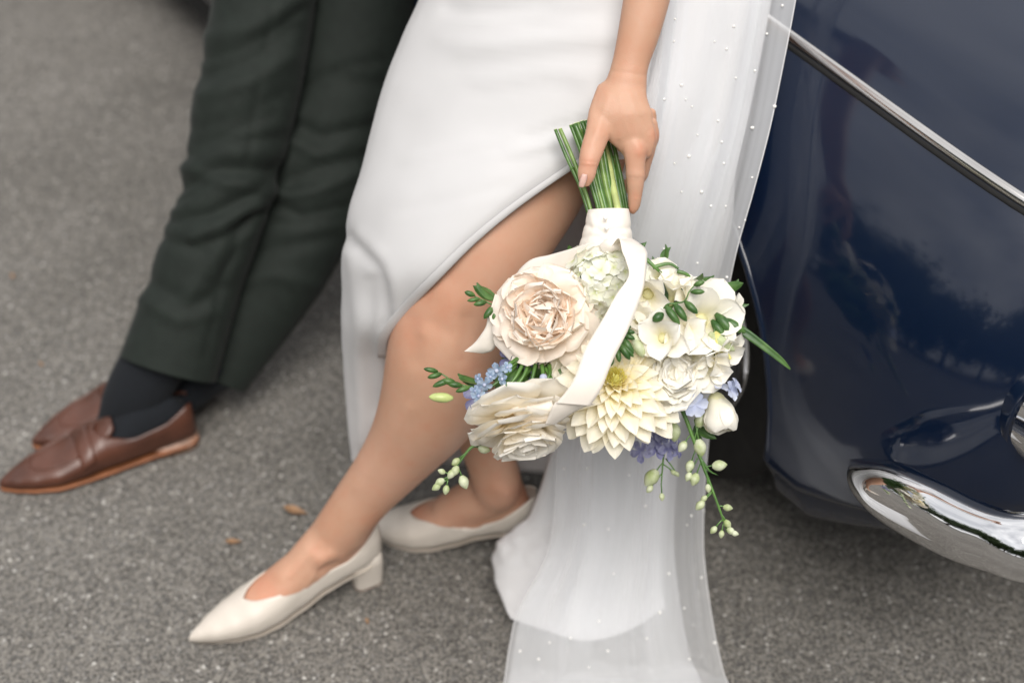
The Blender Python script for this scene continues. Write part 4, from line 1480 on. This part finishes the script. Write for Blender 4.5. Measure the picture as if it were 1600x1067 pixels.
def floret_mesh(name, m, n, Ln, Wd, seed, tip='round', bend=-.3):
    """a small whole flower: n petals joined"""
    g = MB()
    at = []
    for k in range(n):
        pm = petal('q', Ln, Wd, m, .25, .25, bend, tip, .03, seed + k, 5, 5, .62)
        a = 2 * math.pi * k / n
        Rz = Matrix.Rotation(a, 3, 'Z')
        b = len(g.v)
        g.v += [Rz @ v.co + Vector((0, 0, .0004 * (k % 2))) for v in pm.vertices]
        g.f += [tuple(i + b for i in p.vertices) for p in pm.polygons]
        at += [x.value for x in pm.attributes['len'].data]
        bpy.data.meshes.remove(pm)
    me = mesh(name, g.v, g.f, m)
    me.attributes.new('len', 'FLOAT', 'POINT').data.foreach_set('value', at)
    return me


def hydrangea():
    c = P(948, 442, 1.61)
    a = ax(-.05, .12, 1)
    h = core('hydrangea', c, .036, M_['leaf'], a, .6)
    rnd = random.Random(21)
    fs = [floret_mesh('floret', M_['hyd'], 4, .0125, .013, s) for s in (1, 7, 15)]
    xy = frame(a)
    for i in range(62):
        q = i / 62
        th = math.acos(1 - q * 1.0)
        ph = i * 2.39996
        dr = a * math.cos(th) + (xy[0] * math.cos(ph) + xy[1] * math.sin(ph)) * math.sin(th)
        p = c + dr * (.044 * rnd.uniform(.88, 1.06))
        nx = (dr + Vector((rnd.uniform(-.4, .4), rnd.uniform(-.4, .4), rnd.uniform(-.4, .4)))).normalized()
        f = frame(nx)
        link('floret', rnd.choice(fs), h, mat_frame(p, *f) @ Matrix.Rotation(rnd.random() * 6, 4, 'Z') @ Matrix.Scale(rnd.uniform(.9, 1.15), 4))
    return h


def freesia(c, a, sc, seed, m='white', n=6, opn=52, throat=False, nm='freesia'):
    opn += 9
    sc *= .84
    rnd = random.Random(seed)
    xy = frame(a)
    t0 = c - a * .022 * sc
    d = MB().add(tube([t0 - a * .014 * sc, t0, c - a * .004], [.0022 * sc, .0032 * sc, .005 * sc], 12, 3)).obj(nm, M_['white'], BQ)
    me = [petal('petal', .036 * sc, .025 * sc, M_[m], .6, .2, -1.0, 'round', .05, seed * 9 + s, 10, 11, .64) for s in range(3)]
    for i in range(n):
        inner = i % 2
        place(d, 'petal', rnd.choice(me), c - a * .012 * sc, a, i * 2 * math.pi / n + seed + rnd.uniform(-.12, .12), R(opn + (8 if inner else 0) + rnd.uniform(-7, 7)), .0035 * sc, .001 * inner, rnd.uniform(.92, 1.08), rnd.uniform(-.12, .12), xy)
    if throat:
        MB().add(ball(c + a * .006, .0032, .0032, .010, axes=xy, m=8, n=6)).obj('stamen', M_['yellow'], d)
    return d


def bud_spray(path, d, buds, rad=.0012, m='leaf', nm='freesia_bud_spray', stem='stem'):
    pts = [P(x, y, d + dz) for x, y, dz in path]
    o = MB().add(tube(pts, [rad * (1 - .45 * i / (len(pts) - 1)) for i in range(len(pts))], 8, 5)).obj(nm, M_[stem], BQ)
    for bx, by, ex, ey, wd, mm in buds:
        a, b = P(bx, by, d - .002), P(ex, ey, d - .006)
        mid = a.lerp(b, .5) - ray(bx, by) * .001
        k = wd / FPX * d / 2
        MB().add(tube([a, a.lerp(mid, .5), mid, b.lerp(mid, .35), b], [k * .35, k * .9, k, k * .72, k * .12], 10, 3)).obj('bud', M_[mm], o)
    return o


# stems in the hand, fanned at their cut ends
def stems():
    rnd = random.Random(2)
    tops = [(868, 203), (875, 202), (892, 196), (898, 194), (903, 192), (909, 190), (915, 189), (921, 187), (928, 186), (900, 205), (908, 203), (917, 201), (926, 200), (935, 196), (943, 198), (950, 195), (938, 206), (930, 210), (918, 214), (945, 208), (955, 203)]
    n = len(tops)
    for i, (tx, ty) in enumerate(tops):
        q = i / (n - 1)
        layer = 0 if i < 9 else 1
        bx = 921 + (i / 8 if i < 9 else (i - 9) / 11) * 58
        bx = 920 + 60 * ((tx - 868) / 87)
        d0 = 1.610 + .012 * layer + rnd.uniform(-.006, .006)
        d1 = 1.600 + .010 * layer + rnd.uniform(-.005, .006)
        r = rnd.uniform(.0020, .0034)
        pale = i == 13
        if pale:
            bx, d1, r = 966, 1.592, .0040
        pts = [P(tx, ty, d0), P(tx + (bx - tx) * .36 + rnd.uniform(-2, 2), ty + 42, d0 - .002), P(tx + (bx - tx) * .72, 290, (d0 + d1) / 2 - .002), P(bx, 336, d1), P(945 + (bx - 945) * .8, 372, d1 + .004), P(945 + (bx - 945) * 1.6, 420, d1 + .012)]
        s = MB().add(tube(pts, r, 12, 5)).obj('stem', M_['stem_pale' if pale else ('stem_light' if i % 3 == 1 else 'stem')], BQ)
        dr = (pts[0] - pts[1]).normalized()
        MB().add(tube([pts[0] - dr * .0005, pts[0] + dr * .0008], r * .96, 12, 1)).obj('cut_end', M_['stem_cut'], s)
        if i % 3 == 0:
            p = pts[1].lerp(pts[2], rnd.uniform(0, .5))
            f = frame((pts[2] - pts[1]).normalized())
            MB().add(ball(p, r * 1.35, r * 1.35, r * 1.1, axes=f, m=12, n=6)).obj('node', M_['stem_pale' if pale else 'stem'], s)


stems()


def wrap():
    st = [(920, 329, 981, 327, 1.602, .75), (918, 338, 983, 336, 1.602, .78), (914, 355, 985, 352, 1.602, .78), (910, 372, 987, 368, 1.603, .78), (906, 386, 990, 384, 1.605, .8), (908, 394, 988, 392, 1.607, .8)]
    v, f = limb(st, n=8, m=72, rnd=False)
    n = len(v) - 2
    me = mesh('ribbon_wrap', v[:n], [q for q in f if max(q) < n], M_['ribbon'])
    folds = [([(914, 350), (940, 362), (985, 356)], 4, .0012), ([(912, 372), (945, 366), (985, 372)], 3.5, .001), ([(915, 385), (935, 372), (950, 384)], 4, .0014), ([(960, 345), (958, 365), (965, 388)], 4, .001), ([(925, 338), (930, 360), (920, 380)], 4, -.0012),
             ([(970, 350), (980, 370)], 4, -.001)]
    push(me, fold_fn(folds))
    w_ = link('ribbon_wrap', me, BQ)
    w_.modifiers.new('thick', 'SOLIDIFY').thickness = .001
    for x, y in ((946, 341), (948, 357), (951, 374)):
        MB().add(ball(P(x, y, 1.574), .0026, m=12, n=8)).obj('pearl_pin', M_['pearl'], w_)
    # knot
    kn = MB()
    kn.add(limb([(938, 380, 952, 396, 1.578, .6), (948, 374, 962, 392, 1.574, .7), (960, 372, 972, 390, 1.576, .6)], n=5, m=20))
    kn.obj('knot', M_['ribbon'], w_)
    return w_


wrap()


def ribbon(name, path, nu=8, n=10):
    """path of (lx,ly,rx,ry,d_l,d_r,bow)"""
    st = spline(path, n)
    rows = []
    for i, (lx, ly, rx, ry, dl, dr, bow) in enumerate(st):
        a, b = P(lx, ly, dl), P(rx, ry, dr)
        vw = ray((lx + rx) / 2, (ly + ry) / 2).normalized()
        rows.append([a.lerp(b, j / nu) - vw * bow * 4 * (j / nu) * (1 - j / nu) for j in range(nu + 1)])
    return solid_sheet(name, rows, M_['ribbon'], BQ, None, .0006)


# long tail: loops off the knot, falls across the flowers and turns back behind the dahlia
ribbon('ribbon_tail', [(952, 392, 968, 380, 1.575, 1.578, .001), (962, 376, 984, 372, 1.560, 1.575, .002), (968, 374, 1004, 384, 1.540, 1.568, .002), (972, 392, 1010, 392, 1.530, 1.550, .002), (978, 408, 1011, 402, 1.520, 1.535, .002), (982, 432, 1008, 436, 1.512, 1.52, .002),
                        (962, 462, 1001, 464, 1.507, 1.510, .0012), (941, 500, 982, 514, 1.503, 1.505, .001), (914, 546, 958, 562, 1.500, 1.502, .001), (895, 596, 940, 606, 1.500, 1.502, .001), (869, 630, 922, 634, 1.506, 1.508, .001)])
ribbon('ribbon_tail', [(868, 628, 930, 631, 1.507, 1.512, .0), (862, 637, 912, 636, 1.510, 1.518, .002), (858, 648, 890, 648, 1.516, 1.525, .003), (852, 662, 866, 664, 1.524, 1.535, .002)])
ribbon('ribbon_tail', [(795, 628, 862, 625, 1.545, 1.530, .0), (792, 634, 864, 634, 1.540, 1.525, .002), (806, 650, 866, 652, 1.540, 1.530, .003), (826, 664, 864, 660, 1.548, 1.540, .002)])
# tail to the left, behind the garden rose
ribbon('ribbon_tail', [(950, 374, 956, 386, 1.582, 1.585, .0), (925, 378, 935, 398, 1.585, 1.59, .001), (895, 388, 905, 416, 1.60, 1.605, .002), (860, 398, 868, 440, 1.62, 1.625, .003), (826, 408, 830, 460, 1.635, 1.64, .003), (800, 440, 820, 480, 1.645, 1.65, .002), (780, 500, 820, 520, 1.65, 1.66, .0)])
ribbon('ribbon_tail', [(762, 486, 800, 500, 1.60, 1.60, .001), (760, 508, 785, 516, 1.605, 1.605, .002), (750, 525, 778, 532, 1.61, 1.61, .003), (740, 537, 770, 547, 1.615, 1.615, .003), (725, 549, 755, 552, 1.62, 1.62, .001)])

# dark mass of calyces and foliage inside the bouquet
def filler():
    rnd = random.Random(14)
    g = MB()
    for x, y, d, r in ((905, 470, 1.64, .045), (960, 520, 1.64, .052), (1040, 490, 1.64, .045), (830, 560, 1.64, .035), (880, 580, 1.625, .038), (1010, 580, 1.63, .045), (1085, 540, 1.65, .03)):
        g.add(ball(P(x, y, d), r, r, r * .7, m=14, n=9))
    o = g.obj('bouquet_heart', M_['leaf'], BQ)
    me = petal('leaf', .045, .017, M_['leaf'], .2, .1, -.4, 'point', .01, 5, 4, 7, .45, keel=.2)
    spots = [(1060, 498), (1015, 505), (1092, 528), (1058, 545), (1130, 470), (935, 396), (975, 398), (1035, 415), (1075, 440), (1120, 455), (1118, 545), (1105, 575), (1070, 600), (860, 610), (840, 615), (800, 590), (760, 600), (1085, 665), (1010, 430), (985, 480), (905, 420), (780, 470), (1125, 505), (880, 615), (820, 600)]
    for i, (x, y) in enumerate(spots):
        for k in range(2):
            a = ax((x - 940) / 300 + rnd.uniform(-.4, .4), (530 - y) / 300 + rnd.uniform(-.4, .4), rnd.uniform(-.3, .5))
            f = frame(a)
            link('leaf', me, BQ, mat_frame(P(x, y, 1.62 + rnd.uniform(-.01, .02)), f[0], f[2], -f[1]) @ Matrix.Rotation(rnd.uniform(-1, 1), 4, 'Y') @ Matrix.Scale(rnd.uniform(.5, .85), 4))


filler()
garden_rose()
side_rose()
dahlia()
hydrangea()
carnation(P(1042, 592, 1.575), ax(.35, .25, 1), .036)
# half hidden cream petals beside the dahlia and between the two roses
carnation(P(888, 575, 1.615), ax(-.1, -.1, 1), .036, 'cream_bloom', 30, 'dahlia')
carnation(P(1010, 520, 1.61), ax(.1, .3, 1), .030, 'cream_bloom', 40, 'white')

for q in ((1012, 462, 1.575, (-.15, -.35, 1), 1.45, 1, 48), (1052, 452, 1.60, (.15, .9, .5), 1.05, 2, 50), (1098, 500, 1.565, (.3, .1, 1), 1.75, 3, 40), (1035, 528, 1.545, (-.25, .05, 1), 1.25, 4, 42),
          (1080, 470, 1.60, (.3, .6, .8), 1.1, 9, 46), (1102, 572, 1.57, (.15, -.5, .8), 1.2, 5, 44), (1138, 485, 1.59, (.9, .1, .6), .9, 6, 40), (1128, 548, 1.565, (.55, -.55, .55), 1.15, 7, 38), (1070, 520, 1.555, (.1, .0, 1), 1.15, 12, 44), (1000, 500, 1.57, (-.3, .2, 1), 1.0, 13, 46), (1075, 560, 1.565, (0, -.4, 1), 1.1, 14, 42), (1030, 432, 1.61, (0, .6, .8), .9, 16, 44)):
    freesia(P(q[0], q[1], q[2]), ax(*q[3]), q[4], q[5], opn=q[6], throat=q[5] == 7)
# greenish closed freesia buds
bud_spray([(1120, 505, 0), (1112, 530, -.005)], 1.560, [(1108, 520, 1148, 548, 17, 'bud'), (1118, 518, 1124, 540, 14, 'yellow')], nm='opening_bud', stem='stem')
bud_spray([(985, 520, 0), (992, 528, 0)], 1.545, [(990, 528, 1006, 558, 18, 'bud'), (986, 520, 1000, 540, 12, 'bud')], nm='opening_bud')
# zigzag freesia bud sprays
bud_spray([(1028, 505, .01), (1040, 478, 0), (1056, 474, -.002), (1070, 470, -.004), (1078, 454, -.004), (1090, 442, -.002)], 1.535,
          [(1040, 478, 1062, 508, 13, 'leaf'), (1054, 475, 1073, 502, 13, 'leaf'), (1070, 471, 1090, 490, 12, 'leaf'), (1079, 456, 1101, 456, 9, 'leaf'), (1084, 446, 1101, 440, 9, 'leaf'), (1036, 490, 1020, 502, 15, 'leaf')])
bud_spray([(985, 510, .01), (972, 530, 0), (962, 548, 0), (948, 556, 0), (925, 562, -.002)], 1.525,
          [(972, 527, 990, 552, 12, 'leaf'), (974, 522, 992, 530, 9, 'leaf'), (968, 535, 984, 562, 12, 'leaf'), (964, 543, 968, 566, 9, 'leaf'), (956, 552, 955, 572, 9, 'leaf'), (946, 556, 920, 560, 8, 'leaf'), (976, 516, 992, 520, 8, 'leaf'), (970, 532, 990, 558, 10, 'leaf'), (940, 559, 930, 568, 7, 'leaf')])
bud_spray([(790, 492, .02), (772, 478, 0), (748, 466, 0), (735, 460, 0)], 1.60,
          [(772, 478, 756, 498, 11, 'leaf'), (760, 472, 740, 476, 9, 'leaf'), (750, 467, 730, 470, 7, 'leaf'), (742, 462, 726, 456, 9, 'leaf'), (776, 486, 770, 500, 8, 'leaf')])
bud_spray([(765, 606, .02), (735, 604, 0), (712, 598, 0), (690, 584, 0), (672, 576, 0)], 1.585,
          [(735, 604, 712, 612, 9, 'leaf'), (722, 602, 700, 600, 10, 'leaf'), (712, 598, 690, 594, 11, 'leaf'), (705, 592, 676, 604, 10, 'leaf'), (690, 584, 668, 590, 9, 'leaf'), (684, 580, 662, 576, 8, 'leaf'), (708, 622, 670, 620, 16, 'stem_pale')])
# strap leaf reaching right
def strap_leaf(path, wd):
    rows = []
    for i, (x, y, d, w_) in enumerate(spline(path, 6)):
        p = P(x, y, d)
        q = ax(-.55, -1, 0) * w_ * .5
        rows.append([p - q, p - q * .5 + TOCAM * -.0006, p + TOCAM * -.0012, p + q * .5 - TOCAM * .0006, p + q])
    solid_sheet('strap_leaf', rows, M_['leaf'], BQ, None, .0008)


strap_leaf([(1095, 478, 1.59, .006), (1130, 500, 1.575, .011), (1165, 520, 1.57, .010), (1200, 546, 1.57, .008), (1222, 564, 1.572, .006), (1235, 577, 1.575, .001)], 1)
bud_spray([(1110, 490, .01), (1135, 510, 0)], 1.565, [(1118, 490, 1150, 526, 18, 'leaf'), (1130, 498, 1165, 520, 16, 'leaf'), (1112, 500, 1135, 530, 15, 'leaf')], nm='green_bract')
bud_spray([(1100, 445, 0), (1128, 455, 0)], 1.66, [(1105, 438, 1140, 448, 12, 'leaf'), (1120, 448, 1140, 462, 12, 'leaf')], nm='green_bract')
for pth in ([(1010, 405, 0), (1026, 420, 0), (1040, 432, .01)], [(1020, 418, 0), (1045, 412, 0), (1060, 420, 0)], [(1058, 424, 0), (1075, 430, 0), (1086, 448, .01)]):
    bud_spray(pth, 1.60, [], rad=.0024, nm='green_stalk')


# --- blue tweedia between the roses
def tweedia():
    rnd = random.Random(31)
    me = [floret_mesh('floret', M_['blue'], 5, .0085, .0058, s, 'round', -.6) for s in (2, 9)]
    for (x, y, tx, ty, f) in ((822, 558, 780, 620, 0), (828, 560, 800, 612, 1), (838, 556, 815, 628, 1), (812, 562, 762, 590, 1), (846, 566, 842, 628, 0), (852, 575, 862, 612, 1), (806, 570, 755, 612, 1), (830, 575, 765, 632, 0), (858, 570, 850, 600, 1), (815, 555, 770, 580, 1)):
        bud_spray([(x, y, .012), ((x + tx) / 2 + 5, (y + ty) / 2, .0), (tx, ty, -.004)], 1.575, [((x + tx) / 2, (y + ty) / 2 + 8, tx + rnd.uniform(-8, 4), ty, 14, 'stem')] if f == 0 else [], rad=.0026, nm='tweedia_stem')
    st = core('tweedia', P(800, 600, 1.60), .02, M_['leaf'])
    spots = [(757, 600, 1), (776, 578, 1.1), (786, 592, .8), (748, 592, .7), (747, 618, .9), (808, 608, .7), (858, 610, 1.3), (742, 610, .7), (766, 588, .7), (792, 574, .7), (825, 602, .6)]
    for x, y, s in spots:
        f = frame(ax(rnd.uniform(-1.3, .6), rnd.uniform(-.9, .6), 1))
        fl = link('floret', rnd.choice(me), st, mat_frame(P(x, y, 1.560), *f) @ Matrix.Rotation(rnd.random() * 6, 4, 'Z') @ Matrix.Scale(s * 1.15, 4))
        MB().add(ball(P(x, y, 1.560) + f[2] * .0015, .0022 * s, m=8, n=6)).obj('white_eye', M_['paleblue'], st)
    MB().add(ball(P(849, 590, 1.56), .0045, m=10, n=7)).obj('bud', M_['paleblue'], st)


tweedia()


# --- pale delphinium on the right and the hanging spikes
def delphinium():
    rnd = random.Random(41)
    pale = [floret_mesh('floret', M_['paleblue'], 5, .014, .011, s) for s in (3, 12)]
    vio = [floret_mesh('floret', M_['violet'], 5, .015, .009, s, 'point', -.6) for s in (4, 15)]

    def spray(nm, path, d, rad):
        pts = [P(x, y, d + dz) for x, y, dz in path]
        return MB().add(tube(pts, [rad * (1 - .6 * i / (len(pts) - 1)) for i in range(len(pts))], 8, 5)).obj(nm, M_['stem'], BQ)

    def bud(o, ax_, ay, bx, by, wd, d, mm='bud'):
        a, b = P(ax_, ay, d), P(bx, by, d)
        MB().add(tube([a, a.lerp(b, .6) + Vector((0, 0, .001)), b], .0008, 6, 3)).obj('bud_stalk', M_['stem'], o)
        dr = (b - a).normalized()
        k = wd / FPX * d / 2
        MB().add(tube([b - dr * k * .4, b + dr * k * .3, b + dr * k * 1.1, b + dr * k * 1.9, b + dr * k * 2.4], [k * .4, k * .9, k, k * .6, k * .1], 10, 3)).obj('bud', M_[mm], o)
    # main hanging spike
    o = spray('delphinium_spike', [(1060, 628, 0), (1074, 660, 0), (1092, 710, 0), (1108, 752, 0), (1126, 800, 0), (1136, 830, .005)], 1.60, .0026)
    for q in ((1084, 690, 1092, 664, 18), (1088, 700, 1080, 722, 14), (1100, 730, 1116, 728, 17), (1096, 720, 1088, 742, 15), (1104, 742, 1106, 758, 10), (1112, 770, 1098, 785, 13), (1120, 790, 1132, 792, 11), (1125, 800, 1134, 814, 11), (1128, 812, 1118, 824, 10), (1133, 822, 1138, 826, 11), (1136, 830, 1144, 832, 9),
              (1130, 818, 1128, 830, 9), (1090, 716, 1078, 740, 11), (1078, 680, 1070, 692, 14), (1112, 768, 1103, 776, 9)):
        bud(o, *q, 1.60)
    MB().add(tube([P(1094, 715, 1.60), P(1108, 735, 1.60), P(1122, 742, 1.60)], [.0018, .0014, .0002], 6, 3)).obj('bract', M_['stem'], o)
    for x, y, s, a in ((1052, 604, 1.1, (-.3, .3, 1)), (1072, 600, 1.0, (.2, .5, .8)), (1086, 632, 1.1, (.3, -.2, 1)), (1062, 622, .9, (-.2, -.3, 1)), (1142, 610, .9, (.8, .2, .6)), (1128, 606, .8, (.2, .9, .4)), (1040, 572, .8, (.1, .4, 1)), (1150, 602, .7, (.9, .5, .4))):
        f = frame(ax(*a))
        link('floret', rnd.choice(pale), o, mat_frame(P(x, y, 1.575), *f) @ Matrix.Rotation(rnd.random() * 6, 4, 'Z') @ Matrix.Scale(s, 4))
    bud(o, 1050, 640, 1052, 664, 22, 1.61, 'bud')
    bud(o, 1085, 655, 1092, 690, 20, 1.60, 'bud')
    # farther spike with violet flowers
    o = spray('delphinium_spike', [(1045, 650, 0), (1040, 690, 0), (1036, 720, 0), (1033, 760, 0)], 1.655, .0018)
    for x, y, s, a in ((1002, 705, 1.0, (-.5, 0, 1)), (1026, 700, 1.0, (.2, .3, .9)), (1044, 700, 1.1, (.5, .2, .8)), (1024, 690, 1.1, (0, .5, .7)), (1058, 702, .8, (.7, 0, .7)), (1030, 670, 1.1, (0, .3, 1))):
        f = frame(ax(*a))
        link('floret', rnd.choice(vio), o, mat_frame(P(x, y, 1.65), *f) @ Matrix.Rotation(rnd.random() * 6, 4, 'Z') @ Matrix.Scale(s, 4))
    for q in ((1036, 722, 1024, 738, 22), (1036, 725, 1050, 736, 8), (1034, 740, 1018, 760, 10), (1033, 755, 1034, 772, 9), (1040, 716, 1056, 738, 7)):
        bud(o, *q, 1.655)
    # small left spike below the cream rose
    o = spray('delphinium_spike', [(752, 692, 0), (735, 700, 0), (718, 722, 0), (698, 750, 0)], 1.60, .0022)
    for q in ((742, 698, 750, 700, 14), (730, 706, 716, 718, 11), (722, 715, 714, 730, 13), (715, 728, 722, 746, 16), (712, 730, 708, 736, 12), (702, 744, 692, 750, 12), (698, 750, 686, 758, 11), (700, 750, 698, 760, 11), (704, 742, 694, 738, 9)):
        bud(o, *q, 1.60)
    # violet flower in the shade behind
    o = core('violet_bloom', P(815, 575, 1.65), .014, M_['violet'])
    for x, y in ((800, 560), (818, 570), (835, 580), (850, 590), (825, 590), (745, 622)):
        f = frame(ax(rnd.uniform(-.4, .4), rnd.uniform(-.4, .4), 1))
        link('floret', rnd.choice(vio), o, mat_frame(P(x, y, 1.615), *f) @ Matrix.Scale(1.2, 4))


delphinium()


# --- closed white tulip-like bloom at the lower right
def white_bud():
    c = P(1117, 614, 1.60)
    a = ax(.18, -1, .25)
    xy = frame(a)
    d = core('white_tulip', c + a * .012, .011, M_['white'], a, 1.2)
    me = [petal('petal', .050, .040, M_['white'], .85, -.45, 1.3, 'round', .012, s + 50, 9, 11, .55) for s in range(3)]
    rnd = random.Random(8)
    for i in range(9):
        place(d, 'petal', me[i % 3], c, a, i * 2 * math.pi / 3 + (i // 3) * 1.05 + .4, R(78), .006 - (i // 3) * .001, .001, 1.0 - .04 * (i // 3), rnd.uniform(-.1, .1), xy)
    MB().add(tube([P(1100, 575, 1.60), P(1108, 595, 1.60), P(1116, 612, 1.60)], [.0022, .0026, .004], 10, 4)).obj('stalk', M_['stem'], d)
    return d


white_bud()

# ------------------------------------------------------------------ small things on the asphalt and the place around
def litter():
    me = petal('fallen_leaf', .024, .010, M_['leaf_dead'], .5, .1, .6, 'point', .12, 3, 5, 7, .5)
    for x, y, a, s, lb in ((378, 845, 1.9, 1.1, 'small curled brown leaf on the asphalt left of the bride\'s forward ankle'), (480, 802, 1.5, 1.6, 'larger ochre leaf lying just behind the bride\'s shin'),
                           (20, 436, .3, .6, 'tiny brown leaf at the far left edge above the loafers'), (68, 572, .9, .5, 'tiny orange leaf between the left edge and the loafer'), (575, 975, .3, .45, 'tiny ochre fleck in front of the cream block heel')):
        p = G(x, y, .003)
        o = link('fallen_leaf', me, None, Matrix.Translation(p) @ Matrix.Rotation(a, 4, 'Z') @ Matrix.Scale(s, 4), label=lb, category='leaf', group='dead leaves scattered on the asphalt')


litter()


def trees():
    rnd = random.Random(77)
    def one(seed):
        r = random.Random(seed)
        t = MB()
        t.add(tube([Vector((0, 0, -.1)), Vector((.1, 0, 1.6)), Vector((.0, .15, 3.2)), Vector((.2, .1, 5))], [.28, .2, .16, .08], 10, 3))
        lf = MB()
        for k in range(15):
            a, e = r.uniform(0, 6.3), r.uniform(-.1, 1.2)
            ln = r.uniform(1.2, 2.6)
            b = Vector((.05, .1, r.uniform(1.2, 4.4)))
            tip = b + Vector((math.cos(a) * math.cos(e), math.sin(a) * math.cos(e), math.sin(e))) * ln
            t.add(tube([b, b.lerp(tip, .5) + Vector((0, 0, .15)), tip], [.08, .05, .02], 6, 2))
            for q in range(260):
                p = tip + Vector((r.gauss(0, .75), r.gauss(0, .75), r.gauss(0, .8)))
                x = Vector((r.uniform(-1, 1), r.uniform(-1, 1), r.uniform(-1, 1))).normalized() * r.uniform(.14, .3)
                y = x.orthogonal().normalized() * r.uniform(.1, .2)
                lf.add(([p - x, p + y, p + x, p - y], [(0, 1, 2, 3)]))
        return t, lf
    protos = []
    for s in (1, 2):
        t, lf = one(s)
        protos.append((mesh('trunk', t.v, t.f, M_['bark']), mesh('crown', lf.v, lf.f, M_['crown'], False)))
    spots = [(-7, -13), (-2.5, -14), (2, -13), (6.5, -15), (11, -12), (15, -7), (-11, -10), (-14, -5.5), (-16, -1), (-17, 4), (-15, 9), (-12, 14), (17, 1), (-19, -10), (4, -19)]
    for i, (x, y) in enumerate(spots):
        M = Matrix.Translation((x, y, 0)) @ Matrix.Rotation(rnd.uniform(0, 6), 4, 'Z') @ Matrix.Scale(rnd.uniform(.9, 1.35), 4)
        e = link('broadleaf_tree', None, None, M, label='broadleaf tree across the asphalt, seen only as a reflection in the car', category='tree', group='trees mirrored in the bumper and the paint')
        link('trunk', protos[i % 2][0], e, M)
        link('crown', protos[i % 2][1], e, M)


trees()
